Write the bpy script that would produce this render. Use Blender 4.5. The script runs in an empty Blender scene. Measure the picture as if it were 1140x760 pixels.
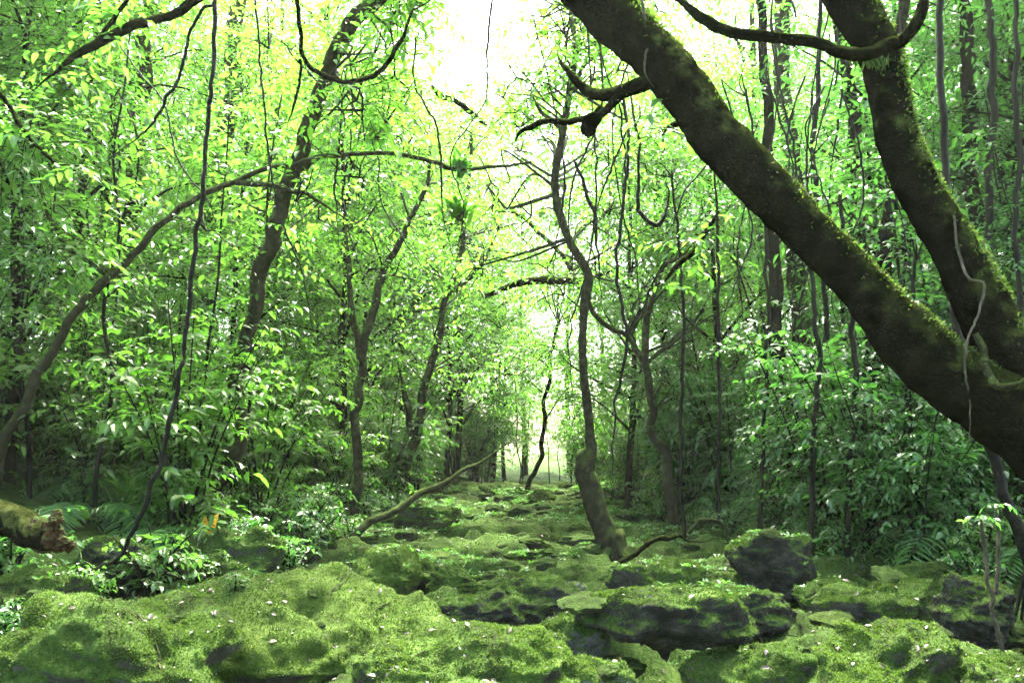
import bpy, bmesh, math, random
import numpy as np
from mathutils import Vector, bvhtree

R = math.radians
random.seed(7)
rng = np.random.default_rng(11)
scene = bpy.context.scene
COL = scene.collection

# ------------------------------------------------------------------ camera, light, exposure
F = 987.0                                   # focal length in photo pixels (photo 1140 x 760)
CAM = np.array([0.0, 0.0, 1.2])
PITCH = math.atan(140 / F)
cd = bpy.data.cameras.new('camera')
cam = bpy.data.objects.new('camera', cd)
COL.objects.link(cam)
cam.location = CAM
cam.rotation_euler = (math.pi / 2 + PITCH, 0, 0)
cd.sensor_width = 36
cd.lens = 36 * F / 1140
cd.clip_start = 0.05
cd.clip_end = 2000
scene.camera = cam

SUN_EL, SUN_AZ = 62, -14                     # high, ahead of the camera and a little to the left
w = bpy.data.worlds.new('World')
scene.world = w
w.use_nodes = True
nt = w.node_tree
sky = nt.nodes.new('ShaderNodeTexSky')
sky.sky_type = 'NISHITA'
sky.sun_disc = False
sky.sun_elevation = R(SUN_EL)
sky.sun_rotation = R(-SUN_AZ)
sky.dust_density = 6
sky.air_density = 1.0
sky.ozone_density = 0.4
bg = nt.nodes['Background']
bg.inputs['Strength'].default_value = 0.15
nt.links.new(sky.outputs[0], bg.inputs[0])

sl = bpy.data.lights.new('sun', 'SUN')
sl.energy = 3.2
sl.angle = R(6.0)
sl.color = (1.0, 0.95, 0.84)
so = bpy.data.objects.new('sun', sl)
COL.objects.link(so)
sd = Vector((-math.sin(R(SUN_AZ)) * math.cos(R(SUN_EL)), math.cos(R(SUN_AZ)) * math.cos(R(SUN_EL)), math.sin(R(SUN_EL))))
so.rotation_euler = (-sd).to_track_quat('-Z', 'Y').to_euler()
so.location = (-10, 20, 40)

vs = scene.view_settings
vs.view_transform = 'Standard'
vs.look = 'None'
vs.gamma = 1
vs.exposure = 3.92
cy = scene.cycles
cy.max_bounces = 9
cy.diffuse_bounces = 5
cy.transmission_bounces = 7
cy.glossy_bounces = 2
cy.transparent_max_bounces = 4
cy.volume_bounces = 0
cy.caustics_reflective = False
cy.caustics_refractive = False
cy.use_adaptive_sampling = True
cy.adaptive_threshold = 0.02
cy.sample_clamp_indirect = 6
cy.use_denoising = True
try:
    cy.denoiser = 'OPENIMAGEDENOISE'
except Exception:
    pass
HAZE = 0.00045

# ------------------------------------------------------------------ small maths
fw = np.array([0, math.cos(PITCH), math.sin(PITCH)])
up = np.array([0, -math.sin(PITCH), math.cos(PITCH)])
rt = np.array([1.0, 0, 0])


def ray(px, py):
    return (px - 570) / F * rt + fw - (py - 380) / F * up


def at(px, py, d):
    return CAM + d * ray(px, py)


def unit(a):
    return a / np.maximum(np.linalg.norm(a, axis=-1, keepdims=True), 1e-9)


def hash3(ix, iy, iz, s):
    n = (ix * 374761393 + iy * 668265263 + iz * 2147483647 + s * 1274126177) & 0xFFFFFFFF
    n = ((n ^ (n >> 13)) * 1274126177) & 0xFFFFFFFF
    n = ((n ^ (n >> 16)) * 2246822519) & 0xFFFFFFFF
    return ((n ^ (n >> 15)) & 0xFFFFFF) / float(0xFFFFFF)


def vnoise(p, s=0):
    """value noise in -1..1 for an (n,3) array"""
    p = np.asarray(p, float)
    i = np.floor(p).astype(np.int64)
    f = p - i
    f = f * f * (3 - 2 * f)
    out = 0
    for dx in (0, 1):
        for dy in (0, 1):
            for dz in (0, 1):
                wgt = (f[:, 0] if dx else 1 - f[:, 0]) * (f[:, 1] if dy else 1 - f[:, 1]) * (f[:, 2] if dz else 1 - f[:, 2])
                out = out + wgt * hash3(i[:, 0] + dx, i[:, 1] + dy, i[:, 2] + dz, s)
    return out * 2 - 1


def fbm(p, s=0, o=4):
    a, t, v = 1.0, 0, 0
    for k in range(o):
        v = v + a * vnoise(p * (2 ** k) + 17.3 * k, s + k)
        t += a
        a *= .5
    return v / t


def sstep(a, b, x):
    t = np.clip((x - a) / (b - a), 0, 1)
    return t * t * (3 - 2 * t)


# ------------------------------------------------------------------ the lie of the land
def path_x(y):
    return 0.02 * y + 0.25 * np.sin(y * .23)


def half_w(y):
    return np.interp(y, [0, 6, 10, 14, 20, 30, 60], [4.2, 3.6, 2.7, 2.3, 1.9, 1.6, 2.5])


def hgt(x, y):
    """smooth ground height without the small lumps"""
    x = np.asarray(x, float)
    y = np.asarray(y, float)
    base = np.interp(y, [-30, 0, 5, 10, 16, 22, 26, 34, 60, 200], [0, 0, 0, .17, .40, .62, .66, .6, 1.4, 4])
    d = np.abs(x - path_x(y)) - half_w(y)
    bank = np.where(d > 0, 0.42 * d - 0.25 * (1 - np.exp(-d / .6)) + .2 * (1 - np.exp(-d / .3)), 0)
    bank = np.where(bank > 4, 4 + (bank - 4) * .25, bank)
    return base + bank * np.interp(y, [0, 8, 40], [.55, .8, .7])


def gnd(px, py):
    """where the ray through a photo pixel meets the smooth ground"""
    r = ray(px, py)
    t = np.linspace(1.5, 60, 4000)
    P = CAM + t[:, None] * r
    k = np.argmax(P[:, 2] < hgt(P[:, 0], P[:, 1]))
    if k == 0:
        k = 3999
    return P[k]


# ------------------------------------------------------------------ mesh helpers
def mesh_np(name, V, T, mats, mi=None, rnd=None, smooth=True):
    V = np.asarray(V, np.float32)
    T = np.asarray(T, np.int32)
    me = bpy.data.meshes.new(name)
    me.vertices.add(len(V))
    me.vertices.foreach_set('co', V.ravel())
    me.loops.add(T.size)
    me.loops.foreach_set('vertex_index', T.ravel())
    n = len(T)
    me.polygons.add(n)
    me.polygons.foreach_set('loop_start', np.arange(0, T.size, T.shape[1], dtype=np.int32))
    me.polygons.foreach_set('loop_total', np.full(n, T.shape[1], np.int32))
    for m in mats:
        me.materials.append(m)
    if mi is not None:
        me.polygons.foreach_set('material_index', np.asarray(mi, np.int32))
    me.polygons.foreach_set('use_smooth', np.full(n, smooth, bool))
    if rnd is not None:
        a = me.attributes.new('rnd', 'FLOAT', 'POINT')
        a.data.foreach_set('value', np.asarray(rnd, np.float32))
    me.update(calc_edges=True)
    me.validate()
    return me


def link(name, me, parent=None, loc=(0, 0, 0), **kw):
    o = bpy.data.objects.new(name, me)
    COL.objects.link(o)
    o.location = loc
    if parent is not None:
        o.parent = parent
    for k, v in kw.items():
        if v is not None:
            o[k] = v
    return o


def thing(name, label, cat, loc=(0, 0, 0), rz=0, group=None, sc=1):
    o = link(name, None, None, loc, label=label, category=cat, group=group)
    o.rotation_euler = (0, 0, rz)
    o.scale = (sc, sc, sc)
    o.empty_display_size = .2
    return o


class Bag:
    """collects triangles with a material index and a per-leaf random number"""

    def __init__(s):
        s.v, s.t, s.m, s.r, s.n = [], [], [], [], 0

    def add(s, V, T, m=0, r=None):
        V = np.asarray(V, float).reshape(-1, 3)
        T = np.asarray(T, int).reshape(-1, 3)
        s.v.append(V)
        s.t.append(T + s.n)
        s.m.append(np.full(len(T), m))
        s.r.append(np.zeros(len(V)) if r is None else r)
        s.n += len(V)

    def mesh(s, name, mats, smooth=True):
        return mesh_np(name, np.concatenate(s.v), np.concatenate(s.t), mats, np.concatenate(s.m), np.concatenate(s.r), smooth)


def spline(P, n):
    """Catmull-Rom through control rows (any width)"""
    P = np.asarray(P, float)
    if len(P) == 2:
        return P[0] + (P[1] - P[0]) * np.linspace(0, 1, n)[:, None]
    Q = np.vstack([2 * P[0] - P[1], P, 2 * P[-1] - P[-2]])
    u = np.linspace(0, len(P) - 1 - 1e-6, n)
    i = u.astype(int)
    t = (u - i)[:, None]
    a, b, c, d = Q[i], Q[i + 1], Q[i + 2], Q[i + 3]
    return .5 * (2 * b + (c - a) * t + (2 * a - 5 * b + 4 * c - d) * t * t + (3 * b - a - 3 * c + d) * t ** 3)


def tube(P, rad, sides=8, bump=0.0, bscale=6.0, seed=0, cap=True):
    P = np.asarray(P, float)
    rad = np.asarray(rad, float)
    n = len(P)
    tan = unit(np.gradient(P, axis=0))
    ref = np.array([0.13, 0.2, 1.0]) if abs(tan[:, 2]).mean() < .8 else np.array([1.0, .15, .1])
    N = unit(np.cross(tan, ref))
    B = np.cross(tan, N)
    a = np.linspace(0, 2 * np.pi, sides, endpoint=False)
    rr = rad[:, None] * np.ones(sides)[None]
    dirs = np.cos(a)[None, :, None] * N[:, None] + np.sin(a)[None, :, None] * B[:, None]
    V = P[:, None] + rr[..., None] * dirs
    if bump:
        q = V.reshape(-1, 3)
        nn = (fbm(q * bscale, seed, 3) * .75 + .5 * fbm(q * bscale * 4.0, seed + 5, 2)).reshape(n, sides)
        V = P[:, None] + (rr * (1 + bump * nn))[..., None] * dirs
    V = V.reshape(-1, 3)
    i = np.arange(n - 1)[:, None] * sides
    j = np.arange(sides)[None]
    k = (j + 1) % sides
    A, Bq, C, D = (i + j).ravel(), (i + k).ravel(), (i + sides + k).ravel(), (i + sides + j).ravel()
    T = np.vstack([np.c_[A, Bq, C], np.c_[A, C, D]])
    if cap:
        V = np.vstack([V, P[:1], P[-1:]])
        c0, c1 = n * sides, n * sides + 1
        jj = np.arange(sides)
        kk = (jj + 1) % sides
        e = (n - 1) * sides
        T = np.vstack([T, np.c_[kk, jj, np.full(sides, c0)], np.c_[e + jj, e + kk, np.full(sides, c1)]])
    return V, T


# leaf outlines: u along, v across, w lift
LEAF8 = np.array([[0, 0, 0], [.36, 0, 0], [.72, 0, -.05], [1, 0, -.16], [.3, .5, .07], [.68, .40, .01], [.3, -.5, .07], [.68, -.40, .01]])
TRI8 = np.array([[0, 1, 4], [4, 1, 5], [1, 2, 5], [5, 2, 3], [0, 6, 1], [6, 7, 1], [1, 7, 2], [7, 3, 2]])
LEAF4 = np.array([[0, 0, 0], [.45, .5, .07], [1, 0, -.10], [.45, -.5, .07]])
TRI4 = np.array([[0, 2, 1], [0, 3, 2]])
BLADE = np.array([[0, .5, 0], [0, -.5, 0], [.4, .45, .10], [.4, -.45, .10], [.75, .3, 0], [.75, -.3, 0], [1, 0, -.22]])
TRIB = np.array([[0, 1, 3], [0, 3, 2], [2, 3, 5], [2, 5, 4], [4, 5, 6]])


def leaves(P, D, N, L, W, tmpl=LEAF4, tri=TRI4, g=None):
    g = g or rng
    n = len(P)
    D = unit(D)
    S = unit(np.cross(D, N))
    N = np.cross(S, D)
    L = np.broadcast_to(L, n)
    W = np.broadcast_to(W, n)
    V = P[:, None] + (tmpl[None, :, 0] * L[:, None])[..., None] * D[:, None] + (tmpl[None, :, 1] * W[:, None])[..., None] * S[:, None] \
        + (tmpl[None, :, 2] * L[:, None])[..., None] * N[:, None]
    m = len(tmpl)
    T = (tri[None] + (np.arange(n) * m)[:, None, None]).reshape(-1, 3)
    r = np.repeat(g.random(n), m)
    return V.reshape(-1, 3), T, r


def sprays(bag, B, T, L, n, leafL, leafW, droop=.25, flat=.35, big=False, twig=0.0, mi=0, tmi=1, g=None):
    """leafy twigs: n alternate leaves along each of len(B) twigs"""
    g = g or rng
    s = len(B)
    T = unit(T)
    L = np.broadcast_to(L, s)
    Z = np.array([0, 0, 1.0])
    t = np.linspace(.12, 1, n)
    P = B[:, None] + T[:, None] * (t[None, :, None] * L[:, None, None]) - Z * (droop * t[None, :, None] ** 2 * L[:, None, None])
    tt = unit(T[:, None] - Z * (2 * droop * t[None, :, None]))
    side = unit(np.cross(T, Z) + 1e-4)[:, None]
    sg = np.where(np.arange(n) % 2, 1, -1)[None, :, None]
    last = (np.arange(n) == n - 1)[None, :, None]
    D = tt * .55 + side * sg * np.where(last, .1, .85) + g.normal(0, .28, (s, n, 3)) - Z * .22
    N = Z + tt * .2 + g.normal(0, flat, (s, n, 3))
    sz = g.uniform(.7, 1.15, (s, n)) * (.55 + .75 * g.random((s, 1)) ** 1.2) * (1 - .25 * (t[None] - .6) ** 2)
    tm, tr = (LEAF8, TRI8) if big else (LEAF4, TRI4)
    V, TT, r = leaves(P.reshape(-1, 3), D.reshape(-1, 3), N.reshape(-1, 3), (leafL * sz).ravel(), (leafW * sz).ravel(), tm, tr, g)
    # leaves of one twig share most of their tint
    r = np.clip(.45 * r + .55 * np.repeat(g.random(s), n * len(tm)), 0, 1)
    bag.add(V, TT, mi, r)
    if twig > 0:
        k = 3
        a = np.arange(3) * 2 * np.pi / 3
        up2 = np.cross(side[:, 0], T)
        off = twig * (np.cos(a)[None, :, None] * side + np.sin(a)[None, :, None] * up2[:, None])
        rings = []
        for q in (0., .5, 1.):
            c = B + T * (q * L[:, None]) - Z * (droop * q * q * L[:, None])
            rings.append(c[:, None] + off * (1.2 - .8 * q))
        V = np.concatenate(rings, 1)
        tri = []
        for q in (0, 1):
            for j in range(3):
                a0, b0 = q * 3 + j, q * 3 + (j + 1) % 3
                tri += [[a0, b0, b0 + 3], [a0, b0 + 3, a0 + 3]]
        tri = np.array(tri)
        TT = (tri[None] + (np.arange(s) * 9)[:, None, None]).reshape(-1, 3)
        bag.add(V.reshape(-1, 3), TT, tmi)


def clump(bag, c, r, ns, L, n, leafL, leafW, g, squash=.7, **kw):
    """a clump of leafy twigs radiating from around c"""
    d = unit(g.normal(0, 1, (ns, 3)))
    B = c + d * r * g.uniform(.1, .8, (ns, 1)) * np.array([1, 1, squash])
    T = d * np.array([1, 1, .55]) + g.normal(0, .35, (ns, 3)) + np.array([0, 0, .12])
    sprays(bag, B, T, L * g.uniform(.6, 1.2, ns), n, leafL, leafW, g=g, **kw)


# ------------------------------------------------------------------ materials
def new_mat(name):
    m = bpy.data.materials.new(name)
    m.use_nodes = True
    n = m.node_tree.nodes
    n.clear()
    out = n.new('ShaderNodeOutputMaterial')
    return m, n, m.node_tree.links, out


def ramp(n, stops):
    r = n.new('ShaderNodeValToRGB')
    e = r.color_ramp.elements
    while len(e) < len(stops):
        e.new(.5)
    for k, (p, c) in enumerate(stops):
        e[k].position = p
        e[k].color = (*c, 1)
    return r


def leaf_mat(name, stops, trans, tfac=.45, rough=.38, spec=.5):
    m, n, l, out = new_mat(name)
    at_ = n.new('ShaderNodeAttribute')
    at_.attribute_name = 'rnd'
    oi = n.new('ShaderNodeObjectInfo')
    mx = n.new('ShaderNodeMath')
    mx.operation = 'MULTIPLY_ADD'
    l.new(oi.outputs['Random'], mx.inputs[0])
    mx.inputs[1].default_value = .3
    l.new(at_.outputs['Fac'], mx.inputs[2])
    sc_ = n.new('ShaderNodeMath')
    sc_.operation = 'MULTIPLY'
    l.new(mx.outputs[0], sc_.inputs[0])
    sc_.inputs[1].default_value = 1 / 1.3
    r = ramp(n, stops)
    l.new(sc_.outputs[0], r.inputs[0])
    p = n.new('ShaderNodeBsdfPrincipled')
    l.new(r.outputs[0], p.inputs['Base Color'])
    p.inputs['Roughness'].default_value = rough
    p.inputs['Specular IOR Level'].default_value = spec
    t = n.new('ShaderNodeBsdfTranslucent')
    mt = n.new('ShaderNodeMix')
    mt.data_type = 'RGBA'
    mt.blend_type = 'MULTIPLY'
    mt.inputs[0].default_value = 1
    l.new(r.outputs[0], mt.inputs[6])
    mt.inputs[7].default_value = (*trans, 1)
    l.new(mt.outputs[2], t.inputs['Color'])
    mix = n.new('ShaderNodeMixShader')
    mix.inputs[0].default_value = tfac
    l.new(p.outputs[0], mix.inputs[1])
    l.new(t.outputs[0], mix.inputs[2])
    l.new(mix.outputs[0], out.inputs['Surface'])
    return m


M = {}
M['leaf_bright'] = leaf_mat('lime leaf', [(0, (.042, .105, .014)), (.5, (.07, .15, .02)), (1, (.125, .21, .034))], (1.75, 2.35, 1.3), .53)
M['leaf_mid'] = leaf_mat('green leaf', [(0, (.030, .08, .014)), (.5, (.052, .12, .018)), (1, (.09, .165, .028))], (1.8, 2.35, 1.3), .51)
M['leaf_dark'] = leaf_mat('glossy dark leaf', [(0, (.028, .085, .02)), (.5, (.048, .125, .026)), (1, (.075, .165, .036))], (1.8, 2.4, 1.2), .49, .3, .6)
M['leaf_far'] = leaf_mat('far leaf', [(0, (.034, .08, .018)), (.5, (.06, .125, .026)), (1, (.1, .175, .04))], (1.85, 2.25, 1.4), .53, .45)
M['fern'] = leaf_mat('fern leaf', [(0, (.03, .085, .02)), (.5, (.05, .13, .03)), (1, (.08, .17, .035))], (1.8, 2.0, .9), .42)
M['yellow_leaf'] = leaf_mat('yellow leaf', [(0, (.6, .34, .02)), (1, (.75, .46, .03))], (1.2, 1.1, .8), .4)
M['litter'] = leaf_mat('dead leaf', [(0, (.012, .008, .003)), (.55, (.03, .02, .008)), (.82, (.055, .042, .018)), (.96, (.10, .09, .05)), (1, (.15, .09, .015))], (1, .9, .7), .15, .5)


def rock_mat(name, moss, stone, cover=0.0, grain=1.0, spec=.06):
    """stone under moss; the moss grows where the surface looks up"""
    m, n, l, out = new_mat(name)
    tc = n.new('ShaderNodeTexCoord')
    oi = n.new('ShaderNodeObjectInfo')
    va = n.new('ShaderNodeVectorMath')
    va.operation = 'ADD'
    l.new(tc.outputs['Object'], va.inputs[0])
    cmb = n.new('ShaderNodeVectorMath')
    cmb.operation = 'SCALE'
    cmb.inputs[0].default_value = (13, 7, 5)
    l.new(oi.outputs['Random'], cmb.inputs['Scale'])
    l.new(cmb.outputs[0], va.inputs[1])
    co = va.outputs[0]

    def noise(s, d=6, r=.6):
        x = n.new('ShaderNodeTexNoise')
        x.inputs['Scale'].default_value = s * grain
        x.inputs['Detail'].default_value = d
        x.inputs['Roughness'].default_value = r
        l.new(co, x.inputs['Vector'])
        return x
    n1, n2, n3, n4 = noise(2.2), noise(9), noise(38, 4, .7), noise(140, 2)
    mr = ramp(n, moss)
    ad = n.new('ShaderNodeMath')
    ad.operation = 'MULTIPLY_ADD'
    l.new(n3.outputs['Fac'], ad.inputs[0])
    ad.inputs[1].default_value = .55
    ad2 = n.new('ShaderNodeMath')
    ad2.operation = 'MULTIPLY_ADD'
    l.new(n1.outputs['Fac'], ad2.inputs[0])
    ad2.inputs[1].default_value = .75
    ad2.inputs[2].default_value = -.36
    ad3 = n.new('ShaderNodeMath')
    ad3.operation = 'MULTIPLY_ADD'
    l.new(n2.outputs['Fac'], ad3.inputs[0])
    ad3.inputs[1].default_value = .45
    l.new(ad2.outputs[0], ad3.inputs[2])
    l.new(ad3.outputs[0], ad.inputs[2])
    l.new(ad.outputs[0], mr.inputs[0])
    sr = ramp(n, stone)
    l.new(n2.outputs['Fac'], sr.inputs[0])
    ge = n.new('ShaderNodeNewGeometry')
    sx = n.new('ShaderNodeSeparateXYZ')
    l.new(ge.outputs['Normal'], sx.inputs[0])
    a = n.new('ShaderNodeMath')
    a.operation = 'MULTIPLY_ADD'
    l.new(n2.outputs['Fac'], a.inputs[0])
    a.inputs[1].default_value = 1.3
    l.new(sx.outputs['Z'], a.inputs[2])
    b = n.new('ShaderNodeMath')
    b.operation = 'MULTIPLY_ADD'
    l.new(n1.outputs['Fac'], b.inputs[0])
    b.inputs[1].default_value = .9
    l.new(a.outputs[0], b.inputs[2])
    mk = n.new('ShaderNodeMapRange')
    mk.interpolation_type = 'SMOOTHSTEP'
    mk.inputs['From Min'].default_value = 1.12 - cover
    mk.inputs['From Max'].default_value = 1.55 - cover
    l.new(b.outputs[0], mk.inputs['Value'])
    mx = n.new('ShaderNodeMix')
    mx.data_type = 'RGBA'
    l.new(mk.outputs[0], mx.inputs[0])
    l.new(sr.outputs[0], mx.inputs[6])
    l.new(mr.outputs[0], mx.inputs[7])
    p = n.new('ShaderNodeBsdfPrincipled')
    l.new(mx.outputs[2], p.inputs['Base Color'])
    rg = n.new('ShaderNodeMapRange')
    rg.inputs['To Min'].default_value = .6
    rg.inputs['To Max'].default_value = .95
    l.new(mk.outputs[0], rg.inputs['Value'])
    l.new(rg.outputs[0], p.inputs['Roughness'])
    p.inputs['Specular IOR Level'].default_value = spec
    h = n.new('ShaderNodeMath')
    h.operation = 'MULTIPLY_ADD'
    l.new(n4.outputs['Fac'], h.inputs[0])
    h.inputs[1].default_value = .35
    l.new(n3.outputs['Fac'], h.inputs[2])
    bp = n.new('ShaderNodeBump')
    bp.inputs['Strength'].default_value = .9
    bp.inputs['Distance'].default_value = .03 / grain
    l.new(h.outputs[0], bp.inputs['Height'])
    l.new(bp.outputs[0], p.inputs['Normal'])
    l.new(p.outputs[0], out.inputs['Surface'])
    return m


MOSS = [(.18, (.004, .006, .002)), (.38, (.015, .024, .005)), (.58, (.034, .066, .011)), (.82, (.078, .118, .025))]
MOSS_SUNLIT = [(.15, (.014, .022, .006)), (.38, (.026, .045, .007)), (.6, (.046, .08, .013)), (.82, (.098, .138, .03))]  # sunlight on the moss is put into this brighter colour
STONE = [(.25, (.018, .017, .014)), (.5, (.045, .042, .034)), (.75, (.11, .105, .09))]
PALE = [(.25, (.03, .032, .027)), (.5, (.07, .073, .062)), (.75, (.15, .155, .135))]
M['rock'] = rock_mat('mossy stone', MOSS, STONE, .4)
M['rock_sunlit'] = rock_mat('thick moss on stone in sunlit tone', MOSS_SUNLIT, STONE, .75)
M['rock_pale'] = rock_mat('pale grey stone', MOSS, PALE, -.45)
M['rock_grey'] = rock_mat('grey stone with thin moss', MOSS, PALE, .05)
M['rock_bare_shade'] = rock_mat('bare sided stone darkened as shade', MOSS, [(.25, (.008, .008, .006)), (.5, (.022, .021, .017)), (.75, (.06, .058, .048))], -.2)  # bare stone, darkened to put the shade of the hollows into its colour
M['ground'] = rock_mat('mossy forest floor', MOSS, [(.25, (.02, .015, .009)), (.5, (.04, .03, .018)), (.75, (.08, .06, .04))], .15)
BARK = [(.25, (.0025, .0025, .0014)), (.5, (.006, .0055, .003)), (.75, (.015, .013, .007))]
BARKL = [(.25, (.011, .010, .005)), (.5, (.026, .024, .012)), (.75, (.06, .054, .032))]
M['bark'] = rock_mat('dark mossy bark', [(.15, (.006, .008, .002)), (.5, (.012, .016, .004)), (.85, (.07, .085, .024))], BARK, .0, 1.2, .0)
M['bark_light'] = rock_mat('grey green bark', [(.15, (.012, .017, .005)), (.45, (.03, .044, .011)), (.8, (.09, .115, .035))], BARKL, .1, 1.4, .02)
M['vine'] = rock_mat('dark vine bark', MOSS, BARK, -.4, 2, .1)
M['vine_pale'] = rock_mat('pale vine bark', MOSS, [(.25, (.03, .026, .017)), (.5, (.065, .055, .036)), (.75, (.13, .11, .075))], -.4, 2)
M['rotten'] = rock_mat('rotten brown wood', MOSS, [(.25, (.012, .007, .004)), (.5, (.04, .02, .009)), (.75, (.10, .05, .02))], -.3, 1.5)
M['moss'] = leaf_mat('moss shoots', [(0, (.012, .022, .004)), (.5, (.038, .076, .012)), (1, (.098, .148, .03))], (1.5, 1.6, .8), .35, .7, .2)
M['twig'] = rock_mat('twig bark', MOSS, BARK, -.3, 3)

# ------------------------------------------------------------------ ground
xs = np.concatenate([np.linspace(-130, -14, 40, endpoint=False), np.linspace(-14, -5, 120, endpoint=False), np.linspace(-5, 5, 330, endpoint=False),
                     np.linspace(5, 14, 120, endpoint=False), np.linspace(14, 130, 40)])
ys = np.concatenate([np.linspace(-40, 2, 25, endpoint=False), np.linspace(2, 14, 330, endpoint=False), np.linspace(14, 30, 200, endpoint=False), np.linspace(30, 160, 70)])
gx, gy = np.meshgrid(xs, ys)
q = np.c_[gx.ravel(), gy.ravel(), np.zeros(gx.size)]
inbed = 1 - sstep(.0, 1.5, np.abs(q[:, 0] - path_x(q[:, 1])) - half_w(q[:, 1]))


def lumps(q):
    a = np.abs(fbm(q * 1.1 + 3.1, 3, 3))
    b = fbm(q * 3.2, 9, 3)
    c = fbm(q * 9.0, 21, 2)
    return a, b, c


HOLLOWS = [(*gnd(a, b)[:2], r_, d_) for a, b, r_, d_ in [(715, 745, .5, .5), (512, 706, .32, .32), (590, 700, .3, .25), (130, 668, .45, .3), (815, 715, .3, .25), (1085, 715, .3, .25), (930, 745, .3, .2)]]
la, lb, lc = lumps(q)
terr = fbm(q * np.array([.5, 1.6, 1]), 41, 3)          # low ledges across the bed
terr2 = fbm(q * np.array([1.3, 2.6, 1]) + 5, 51, 3)
gz = hgt(q[:, 0], q[:, 1]) + inbed * (.18 * (la - .25) + .09 * lb + .13 * sstep(-.05, .05, terr) + .10 * sstep(.0, .08, terr2) - .14) + (1 - inbed) * (.10 * lb + .12 * (la - .25)) + .03 * lc
for hx, hy, hr, hd in HOLLOWS:                               # washed out hollows between the ledges
    gz = gz - hd * np.exp(-((q[:, 0] - hx) ** 2 + ((q[:, 1] - hy) * 1.2) ** 2) / hr ** 2)
q[:, 2] = gz
nx, ny = len(xs), len(ys)
i = (np.arange(ny - 1)[:, None] * nx + np.arange(nx - 1)[None]).ravel()
GT = np.vstack([np.c_[i, i + 1, i + nx + 1], np.c_[i, i + nx + 1, i + nx]])
GV = q.copy()
link('ground', mesh_np('ground', q, GT, [M['ground']]), kind='structure')
SURF = [(GV, GT)]                                       # everything litter and moss may lie on

# ------------------------------------------------------------------ boulders
_bm = bmesh.new()
bmesh.ops.create_icosphere(_bm, subdivisions=6, radius=1)
ICO6 = np.array([v.co[:] for v in _bm.verts])
TR6 = np.array([[v.index for v in f.verts] for f in _bm.faces])
_bm.free()
_bm = bmesh.new()
bmesh.ops.create_icosphere(_bm, subdivisions=5, radius=1)
ICO5 = np.array([v.co[:] for v in _bm.verts])
TR5 = np.array([[v.index for v in f.verts] for f in _bm.faces])
_bm.free()


def rock_shape(dim, seed, under=.3, cuts=7, rough=1.0, ledge=.0, fine=False):
    g = np.random.default_rng(seed)
    d = ICO6 if fine else ICO5
    e = 2.7
    r = 1 / (np.abs(d) ** e).sum(1) ** (1 / e)
    p = d * r[:, None]
    p = p * (1 + rough * .22 * fbm(d * 1.3 + seed * 3.7, seed, 2))[:, None]
    for _ in range(cuts):
        nrm = unit(g.normal(0, 1, 3) * np.array([1, 1, .55]))
        c = g.uniform(.62, .9)
        k = np.maximum(p @ nrm - c, 0)
        p = p - k[:, None] * nrm * .85
    if ledge:
        z = p[:, 2]
        st = np.sin(z * 9 + 2.2 * fbm(p * 1.2, seed + 3, 2))
        p[:, :2] *= (1 + ledge * st)[:, None]
    lo = sstep(.15, -.9, p[:, 2])
    p[:, :2] *= (1 - under * lo)[:, None]
    dim = np.asarray(dim, float) / 2
    p = p * dim
    s = dim.mean()
    nn = unit(p / dim ** 2)
    p = p + nn * (rough * s * (.30 * fbm(p / s * 1.5, seed + 1, 3))[:, None])
    bed = fbm(p / s * np.array([1.6, 1.6, 5.5]), seed + 2, 3)
    p = p + nn * np.array([1, 1, .5]) * (rough * s * (.20 * bed - .16 * np.abs(fbm(p / s * 3.2, seed + 4, 3))))[:, None]
    p = p + nn * ((.042 * fbm(p * 6, seed + 7, 4) + .012 * fbm(p * 30, seed + 8, 2)) * min(1, s / .2))[:, None]
    return p


def moss_fuzz(name, V, T, n, g, parent=None, size=.014, zmin=.25, **kw):
    """short moss shoots standing on the upward faces"""
    a, b, c = V[T[:, 0]], V[T[:, 1]], V[T[:, 2]]
    cr = np.cross(b - a, c - a)
    ar = np.linalg.norm(cr, axis=1)
    N = cr / np.maximum(ar, 1e-9)[:, None]
    cen = (a + b + c) / 3
    wgt = ar * (N[:, 2] + .35 * fbm(cen * 3 + 7, 5, 2) > zmin) * (.45 + (fbm(cen * 5.5 + 3, 15, 3) > -.02))
    if wgt.sum() <= 0:
        return None
    k = g.choice(len(T), n, p=wgt / wgt.sum())
    u = g.random((n, 2))
    u = np.where(u.sum(1, keepdims=True) > 1, 1 - u, u)
    P = a[k] + u[:, :1] * (b[k] - a[k]) + u[:, 1:] * (c[k] - a[k])
    NN = N[k]
    D = NN * .7 + np.array([0, 0, .25]) + g.normal(0, .5, (n, 3))
    pat = np.clip(.5 + .9 * fbm(P * 2.2, 77, 3), 0, 1)
    Lq = size * g.uniform(.6, 1.5, n)
    Vv, Tt, r = leaves(P - NN * .004, D, g.normal(0, 1, (n, 3)), Lq, Lq * .5, LEAF4, TRI4, g)
    r = np.clip(.55 * r + .55 * np.repeat(pat, 4) - .05, 0, 1)
    return link(name, mesh_np(name, Vv, Tt, [M['moss']], rnd=r, smooth=False), parent, **kw)


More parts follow.
